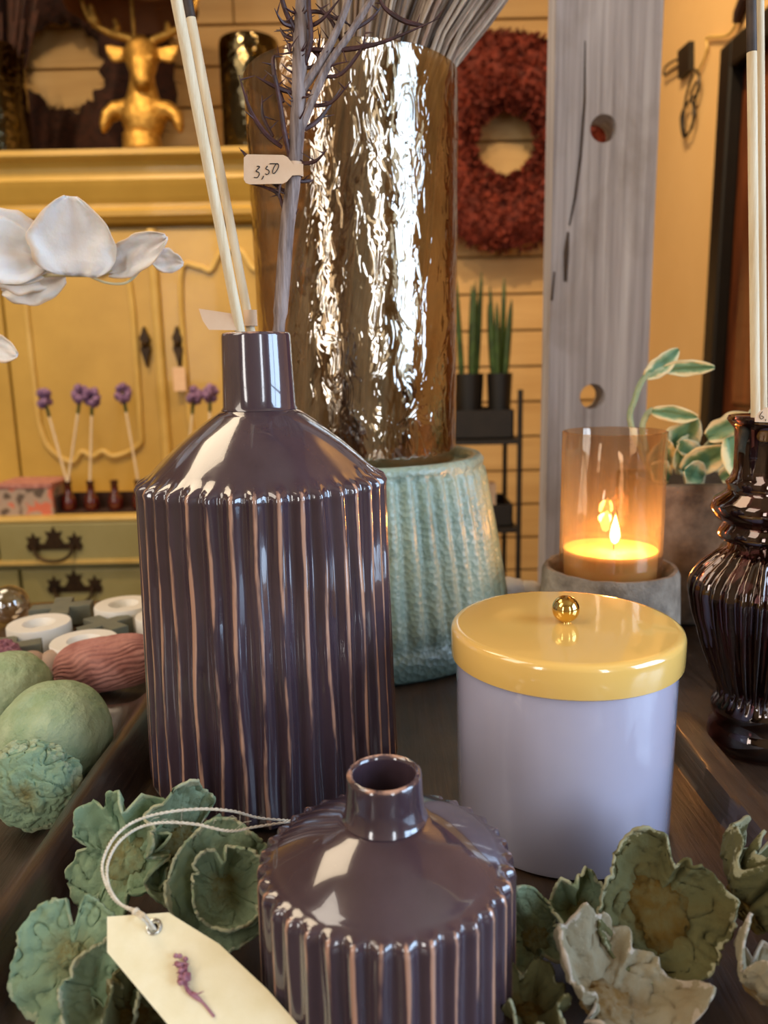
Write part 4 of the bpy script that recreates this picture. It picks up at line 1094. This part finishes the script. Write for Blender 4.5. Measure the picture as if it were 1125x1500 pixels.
# desk slab and projecting first drawer row, then lower row
DY = 1.92
kbx = (X(-330, 780, DY), X(330, 780, DY))
zs0 = Z(757, DY)
MB().box(kx0 - .02, kx1 + .02, DY - .0, KY + .45, zs0 - .012, zs0).build('desk_top', M['yelledge'], kb_, smooth=False, bevel=.004)
zd = Z(824, DY)
MB().box(kx0, kx1, DY + .03, KY + .42, FZ, zs0 - .012).build('base_carcass', M['olivepaint'], kb_, smooth=False)
MB().box(kx0 - .01, kx1 + .01, DY - .005, DY + .03, zd, zd + .010).build('rail', M['yelledge'], kb_, smooth=False)
def bail(x, zc, y, par):
    mb = MB()
    for s_ in (-1, 0, 1):
        cx_ = x + s_ * .052; k = .026 if s_ == 0 else .022
        mb.prism([Vector((cx_ + k * a * .9, y - .004, zc + (.010 if s_ == 0 else 0) + k * b_)) for a, b_ in ((-1, -.2), (-.6, -.8), (0, -.6), (.6, -.8), (1, -.2), (.6, .3), (.9, .9), (.3, .8), (0, 1.4), (-.3, .8), (-.9, .9), (-.6, .3))], (0, .005, 0))
    mb.box(x - .05, x + .05, y - .003, y + .001, zc - .014, zc + .002)
    mb.tube(spline([(x - .048, y - .008, zc), (x - .044, y - .016, zc - .022), (x - .02, y - .020, zc - .038), (x + .02, y - .020, zc - .038), (x + .044, y - .016, zc - .022), (x + .048, y - .008, zc)], 5), .0042, 8)
    mb.build('drawer_pull', M['iron'], par, smooth=False)
def drw(u0, u1, v0, v1, y, hs, hv):
    xa, xb = X(u0, 790, y), X(u1, 790, y)
    d = MB().box(xa + .002, xb - .002, y, y + .028, Z(v1, y) + .001, Z(v0, y) - .001).build('drawer', M['olivepaint'], kb_, smooth=False, bevel=.004)
    for u in hs: bail(X(u, hv, y), Z(hv, y), y, d)
drw(-310, -6, 764, 822, DY, (), 795)
drw(-4, 280, 764, 822, DY, (80,), 795)
drw(282, 540, 764, 822, DY, (), 795)
drw(24, 300, 832, 905, DY + .03 - .02, (110,), 858)
drw(-290, 22, 832, 905, DY + .03 - .02, (), 858)
drw(302, 560, 832, 905, DY + .01, (), 858)
drw(-290, 130, 910, 1000, DY + .01, (), 950)
drw(132, 560, 910, 1000, DY + .01, (), 950)

# things on the desk
zk = zs0 + .0004
def onk(u, y): return X(u, 740, y)
bx = thing('patterned_box', (onk(45, 2.0), 2.0, zk), 'small patterned gift box with a pink lid on the cabinet desk', 'box')
xa, xb = onk(4, 2.0), onk(86, 2.0)
MB().box(xa, xb, 1.965, 2.09, zk, zk + .068).build('box_body', M['boxpat'], bx, smooth=False)
MB().box(xa - .002, xb + .002, 1.963, 2.092, zk + .069, zk + .082).build('box_lid', M['pinkpod'], bx, smooth=False, bevel=.002)
rk = tag(MB().box(onk(93, 2.02), onk(330, 2.02), 2.035, 2.045, zk, zk + .045).box(onk(93, 2.02), onk(330, 2.02), 1.975, 2.045, zk, zk + .004).box(onk(93, 2.02), onk(93, 2.02) + .006, 1.975, 2.045, zk, zk + .045).build('bottle_rack', M['fur'], smooth=False), 'dark low rack holding the small red bottles on the cabinet desk', 'rack')
uu = [102, 135, 170, 205, 275, 308]
zk2 = zk + .0045
names = ['leftmost small dark red bottle in the rack', 'small dark red bottle, second in the rack', 'small dark red bottle, third in the rack', 'small dark red bottle, fourth in the rack, at the tall bottle shoulder', 'small dark red bottle hidden sixth in the rack behind the tall bottle', 'small dark red bottle last in the rack behind the tall bottle']
mesh0 = None
for i, u in enumerate(uu):
    x = onk(u, 2.005)
    if mesh0 is None:
        o = MB().lathe([(0, 0), (.017, 0), (.019, .003), (.019, .024), (.016, .034), (.0095, .042), (.009, .068), (.0105, .070), (.0105, .076), (.007, .076), (.007, .060), (0, .060)], 24, (0, 0, 0)).build('red_bottle', M['redglass'], origin=(0, 0, 0)); mesh0 = o
    else:
        o = mesh0.copy(); COL.objects.link(o)
    o.location = (x, 2.005, zk2); tag(o, names[i], 'bottle', 'small red bottles in the rack')
fl = [(65, 584, 90, 725, 'purple blossom stick leaning left, the leftmost above the desk'), (118, 578, 105, 725, 'purple blossom stick second from left above the desk'), (135, 582, 137, 725, 'purple blossom stick beside the second one above the desk'),
      (180, 576, 205, 725, 'purple blossom stick leaning right, just left of the tall bottle'), (284, 580, 272, 725, 'purple blossom stick left of the tall bottle neck'), (308, 576, 306, 725, 'purple blossom stick touching the tall bottle neck outline')]
for (u, v, u2, v2, lab) in fl:
    k_ = min(range(6), key=lambda i: abs(uu[i] - u2)); bxx = onk(uu[k_], 2.005)
    top = at(u, v, 2.005); bot = Vector((bxx + .0015 * (1 if u < uu[k_] else -1), 2.005, zk2 + .061))
    o = thing('blossom_stick', bot, lab, 'flower', 'purple blossom sticks on the desk')
    MB().tube([bot, (bot + top) / 2, top], .0032, 8).build('stick', M['reed'], o)
    MB().tube([(top * .8 + bot * .2), top], .0042, 8).build('calyx', M['leaf'], o)
    mb = MB()
    for i in range(16):
        d = Vector((rr.gauss(0, 1), rr.gauss(0, 1), rr.gauss(0, 1))).normalized()
        mb.ball(top + Vector((d.x * .014, d.y * .012, d.z * .018)), .010, 8, 6, lambda q: (1 + .25 * nz(q, 5, i), 0))
    mb.build('blossom', M['lavender'], o)

# ================================================================== ON TOP OF THE CABINET
zc_ = ztop + .0005; HY = 2.26
def hp(u, v, y=HY): return at(u, v, y)
dl = thing('deer_bust_lamp', (hp(209, 220).x, HY, zc_), 'gold stag bust table lamp with antlers on the yellow cabinet', 'lamp')
k = mpp(hp(209, 130))
db = MB()
def el(u, v, rx_, ry_, rz_, dy=0): db.ball(hp(u, v, HY + dy), (rx_ * k, ry_ * k, rz_ * k), 24, 16)
def chain(pts):
    for a_, b_ in zip(pts[:-1], pts[1:]):
        for q in range(4):
            t = q / 4; w_ = [a_[n] + (b_[n] - a_[n]) * t for n in range(5)]
            el(w_[0], w_[1], w_[2], w_[3], w_[2] if len(w_) < 6 else w_[5], w_[4])
# skull, muzzle, neck
chain([(207, 70, 17, 16, 0), (207, 82, 25, 20, -.004), (208, 96, 21, 20, -.02), (208, 108, 16, 16, -.036), (208, 117, 13, 12, -.046), (208, 118, 13, 12, -.046)])
chain([(208, 100, 17, 18, .012), (209, 125, 19, 20, .006), (210, 150, 25, 22, 0), (210, 172, 33, 24, 0), (210, 186, 27, 22, 0), (210, 190, 25, 20, 0)])
for sg in (-1, 1):
    c0 = 208
    chain([(c0 + sg * 18, 78, 4, 4, 0), (c0 + sg * 28, 80, 10, 4, 0), (c0 + sg * 38, 80, 12, 4, 0), (c0 + sg * 46, 74, 8, 3, 0), (c0 + sg * 51, 69, 3, 3, 0), (c0 + sg * 51, 69, 3, 3, 0)])
    chain([(c0 + sg * 22, 160, 14, 15, 0), (c0 + sg * 38, 162, 13, 15, 0), (c0 + sg * 50, 170, 10, 13, -.005), (c0 + sg * 54, 182, 8, 10, -.01), (c0 + sg * 56, 191, 4, 6, -.012), (c0 + sg * 56, 191, 4, 6, -.012)])
    el(c0 + sg * 13, 84, 4, 5, 4, -.040)
bo = db.build('bust', M['deer'], dl)
q = bo.modifiers.new('remesh', 'REMESH'); q.mode = 'VOXEL'; q.voxel_size = .0045; q.use_smooth_shade = True
an = MB()
for s_ in ([(198, 66), (188, 56), (165, 50), (142, 38), (128, 22), (118, -4)], [(168, 50), (172, 40), (168, 28)], [(142, 38), (136, 20), (132, 6)], [(218, 66), (228, 58), (246, 50), (264, 40), (280, 22), (290, -4)], [(246, 50), (246, 42), (244, 32)], [(264, 40), (268, 24), (268, 8)]):
    pts = spline([hp(u, v) for u, v in s_], 4); nP = len(pts)
    an.tube(pts, [.014 * (1 - .65 * i / nP) for i in range(nP)], 10)
an.build('antlers', M['deer'], dl)
bz = hp(209, 192).z
MB().lathe([(0, zc_), (.075, zc_), (.075, zc_ + .012), (.060, zc_ + .020), (.052, zc_ + .030), (.050, bz - .01), (.040, bz), (0, bz)], 32, (dl.location.x, HY, 0)).build('pedestal', M['deer'], dl)
pz = hp(205, 6).z
MB().tube([(dl.location.x - .006, HY + .02, hp(205, 70).z), (dl.location.x - .006, HY + .02, pz + .1)], .006, 10).build('pole', M['deer'], dl)
MB().lathe([(.17, pz), (.172, pz), (.12, pz + .2), (.118, pz + .2)], 48, (dl.location.x - .006, HY + .02, 0), close=True).build('lamp_shade', M['shade'], dl)

def gvase(u0, u1, vt, y, name, lab, m, tilt=0):
    x = (hp(u0, 150, y).x + hp(u1, 150, y).x) / 2; r_ = (hp(u1, 150, y).x - hp(u0, 150, y).x) / 2; zt2 = hp((u0 + u1) / 2, vt, y).z
    tag(MB().lathe([(0, zc_), (r_ * .9, zc_), (r_, zc_ + .01), (r_, zt2 - .01), (r_ * .96, zt2), (r_ * .94, zt2 - .01), (r_ * .95, zc_ + .02), (0, zc_ + .015)], 40, (x, y, 0)).build(name, m, origin=(x, y, zc_)), lab, 'vase')
gvase(325, 412, 62, 2.30, 'smoky_glass_vase', 'smoky olive hammered glass vase on the cabinet right of the deer lamp', M['smoke'])
gvase(-62, 38, 72, 2.24, 'smoky_glass_vase', 'dark smoky glass vase at the left end of the cabinet top', M['smoke'])
# dark grass in left vase
gx_ = (hp(-62, 150, 2.24).x + hp(38, 150, 2.24).x) / 2
gr = thing('dark_dried_grass', (gx_, 2.24, zc_ + .03), 'dark dried grass in the smoky vase at the top left', 'dried flowers')
mb = MB()
for i in range(90):
    a = rr.uniform(0, 2 * pi); q_ = sqrt(rr.random()); b0 = Vector((gx_ + .04 * q_ * cos(a), 2.24 + .04 * q_ * sin(a), zc_ + .03))
    t0 = Vector((gx_ + .13 * q_ * cos(a) + rr.uniform(-.04, .03), 2.24 + .10 * q_ * sin(a), zc_ + rr.uniform(.32, .55)))
    mb.tube(spline([b0, b0.lerp(t0, .5) + Vector((0, 0, .02)), t0], 3), [.002, .002, .002, .002, .004, .006, .004], 5)
mb.build('grass_blades', M['fur'], gr, kind='stuff')
# dark fur wreath
wc = at(92, 98, 2.66); k = mpp(wc)
wr_ = thing('dark_wreath', (wc.x, 2.66, zc_), 'very dark brown shaggy wreath leaning behind the gold deer lamp', 'wreath')
def torus(c, Rm_, rm_, squ, n1, n2, seed, am):
    mb = MB(); vs = []; fs = []
    for i in range(n1):
        a = 2 * pi * i / n1; d = Vector((cos(a), 0, sin(a)))
        for j in range(n2):
            b_ = 2 * pi * j / n2; r2 = rm_ * (1 + am * nz((cos(a) * 3, sin(a) * 3, b_), 1.5, seed))
            vs.append(c + d * (Rm_ + r2 * cos(b_)) + Vector((0, squ * r2 * sin(b_), 0)))
    for i in range(n1):
        for j in range(n2): fs.append((i * n2 + j, ((i + 1) % n1) * n2 + j, ((i + 1) % n1) * n2 + (j + 1) % n2, i * n2 + (j + 1) % n2))
    return mb.add(vs, fs)
Rmw, rmw = 112 * k, 52 * k
wz = zc_ + Rmw + rmw * 1.12 + .002
wcen = Vector((wc.x, 2.66, wz)) if wz > wc.z else wc
MBt = torus(wcen, Rmw, rmw, .5, 80, 16, 1, .25); MBt.build('wreath_ring', M['fur'], wr_)
mb = MB()
for i in range(1400):
    a = rr.uniform(0, 2 * pi); b_ = rr.uniform(0, 2 * pi); d = Vector((cos(a), 0, sin(a))); nrm = d * cos(b_) + Vector((0, .5 * sin(b_), 0))
    p0 = wcen + d * (Rmw + .9 * rmw * cos(b_)) + Vector((0, .45 * rmw * sin(b_), 0))
    e = p0 + nrm * (.035 if cos(b_) > -.2 else .012) + Vector((rr.uniform(-1, 1), rr.uniform(-1, 1), rr.uniform(-1, 1))) * .02
    if e.z < zc_ + .002 or e.y > YB - .002: continue
    s_ = nrm.orthogonal().normalized() * .004
    mb.add([p0 - s_, p0 + s_, e], [(0, 1, 2)])
mb.build('shaggy_fibres', M['fur'], wr_, smooth=False, kind='stuff')

# ================================================================== RED WREATH ON WALL
wc = at(740, 212, 2.66); k = mpp(wc)
rw = thing('red_leaf_wreath', wc, 'rust-red leafy wreath hanging on the plank wall left of the post', 'wreath')
torus(wc, 98 * k, 50 * k, .55, 80, 16, 4, .2).build('wreath_ring', M['redleaf'], rw)
mb = MB()
for i in range(4200):
    a = rr.uniform(0, 2 * pi); b_ = rr.uniform(-pi, pi); d = Vector((cos(a), 0, sin(a))); nrm = d * cos(b_) - Vector((0, .6 * abs(sin(b_)), 0))
    p0 = wc + d * (98 * k + 50 * k * cos(b_)) + Vector((0, -.55 * 50 * k * abs(sin(b_)), 0))
    g_ = Vector((rr.uniform(-1, 1), rr.uniform(-1, .3), rr.uniform(-1, 1))).normalized(); L = rr.uniform(.012, .028)
    e = p0 + (nrm + g_ * .9).normalized() * L; s_ = nrm.cross(g_).normalized() * L * .35; md = p0.lerp(e, .55)
    mb.add([p0, md + s_, e, md - s_], [(0, 1, 2, 3)])
mb.build('leaves', M['redleaf'], rw, smooth=False, kind='stuff')

# ================================================================== BLACK RACK WITH SNAKE PLANTS
RY = 2.0
rx0, rx1 = at(640, 600, RY).x, at(762, 600, RY).x
rkk = thing('black_metal_rack', ((rx0 + rx1) / 2, RY + .12, FZ), 'black metal rack with wire crates between the vase and the post', 'rack')
mb = MB()
for x in (rx0, rx1):
    for y in (RY, RY + .24): mb.tube([(x, y, FZ), (x, y, at(700, 572, RY).z)], .007, 8)
mb.build('frame', M['basket'], rkk)
for v in (645, 775, 905):
    zz = at(700, v, RY).z
    MB().box(rx0, rx1, RY, RY + .24, zz - .012, zz).build('shelf', M['basket'], rkk, smooth=False)
zz = at(700, 645, RY).z
def crate(x0, x1, z0, h, y0, lab, u=0):
    o = thing('wire_crate', ((x0 + x1) / 2, y0 + .09, z0), lab, 'crate', 'black crates on the rack')
    mb = MB(); t = .004
    mb.box(x0, x1, y0, y0 + .18, z0 + .0005, z0 + .005)
    for yy in (y0, y0 + .18 - t): mb.box(x0, x1, yy, yy + t, z0 + .0005, z0 + h)
    for xx in (x0, x1 - t): mb.box(xx, xx + t, y0, y0 + .18, z0 + .0005, z0 + h)
    mb.build('crate_wall', M['basket'], o, smooth=False)
crate(rx0 + .012, rx1 - .012, zz, .075, RY + .02, 'black crate on the top shelf of the rack, below the green spikes')
zz2 = at(700, 775, RY).z
crate(rx0 + .012, rx1 - .012, zz2, .06, RY + .02, 'black crate on the middle shelf of the rack')
zz3 = at(700, 905, RY).z
tag(MB().box(rx1 - .16, rx1 - .05, RY + .07, RY + .12, zz2 + .0055, at(735, 715, RY).z).build('pink_carton', M['label'], smooth=False), 'pale pink carton standing in the middle crate of the rack', 'box')
tag(MB().box(rx1 - .15, rx1 - .03, RY + .04, RY + .14, zz3 + .001, zz3 + .1).build('brown_carton', M['boxpat'], smooth=False), 'brown patterned carton on the lowest visible rack shelf', 'box')
for (ua, ub, lab) in ((664, 712, 'spiky green snake plant in a black pot, left on the rack'), (714, 752, 'spiky green snake plant in a black pot, right on the rack')):
    xa, xb = at(ua, 580, RY + .08).x, at(ub, 580, RY + .08).x; xc = (xa + xb) / 2; hw = min((xb - xa) / 2, .040)
    ztp = at(700, 548, RY).z
    o = thing('snake_plant', (xc, RY + .1, zz + .006), lab, 'plant', 'snake plants on the rack')
    MB().lathe([(0, zz + .006), (hw * .8, zz + .006), (hw, ztp), (hw * .9, ztp), (hw * .85, ztp - .01), (0, ztp - .01)], 24, (xc, RY + .1, 0)).build('pot', M['black'], o)
    for i in range(6):
        a = 2 * pi * i / 6 + rr.random(); b0 = Vector((xc + hw * .5 * cos(a), RY + .1 + hw * .5 * sin(a), ztp - .008)); t0 = b0 + Vector((.014 * cos(a), .014 * sin(a), rr.uniform(.17, .27)))
        MB().tube(spline([b0, b0.lerp(t0, .5), t0], 4), [.006, .0075, .008, .008, .0078, .007, .006, .004, .001], 8).build('leaf', M['leaf'], o)

# ================================================================== PLUG AND CABLE ON OCHRE WALL
def wx(u, v, off=.012): return atx(u, v, XR - off)
pg = thing('socket_adapter', wx(1008, 88), 'black plug adapter with looping cables on the ochre wall', 'cable')
q4 = [wx(1000, 75, .001), wx(1017, 60, .001), wx(1017, 102, .001), wx(1001, 116, .001)]
MB().prism(q4, (-.014, 0, 0)).build('adapter', M['black'], pg, smooth=False)
def cab(pts, r_=.003, off=.012): return MB().tube(spline([wx(u, v, off) for u, v in pts], 5), r_, 8)
mb = cab([(1003, 88), (990, 88), (975, 98), (973, 110), (982, 104), (1000, 92)])
for pts in ([(1018, 102), (1024, 112), (1022, 135), (1008, 150), (998, 170), (1000, 195), (1004, 200), (1014, 185), (1018, 150), (1024, 125)], [(1016, 108), (1008, 130), (1003, 155), (1001, 185), (1004, 198)], [(1020, 120), (1012, 140), (1018, 165), (1012, 188)]):
    mb2 = cab(pts, .0032, .014); mb.add(mb2.v, mb2.f)
mb.build('cable_loops', M['black'], pg)
cab([(1020, 108), (1030, 90), (1036, 70), (1036, 55), (1060, 53), (1072, 46), (1078, 34), (1082, 25)], .0032, .008).build('cable', M['yelledge'], pg)
MB().tube([wx(1079, 33, .012), wx(1083, 18, .012), wx(1092, -6, .012)], [.009, .013, .013], 12).build('inline_switch', M['fur'], pg)
# ceiling spot positions; no lamp housings are built
for i, (x, y) in enumerate(((-0.75, 1.25), (0.15, 1.55), (0.25, 1.30))):
    pass
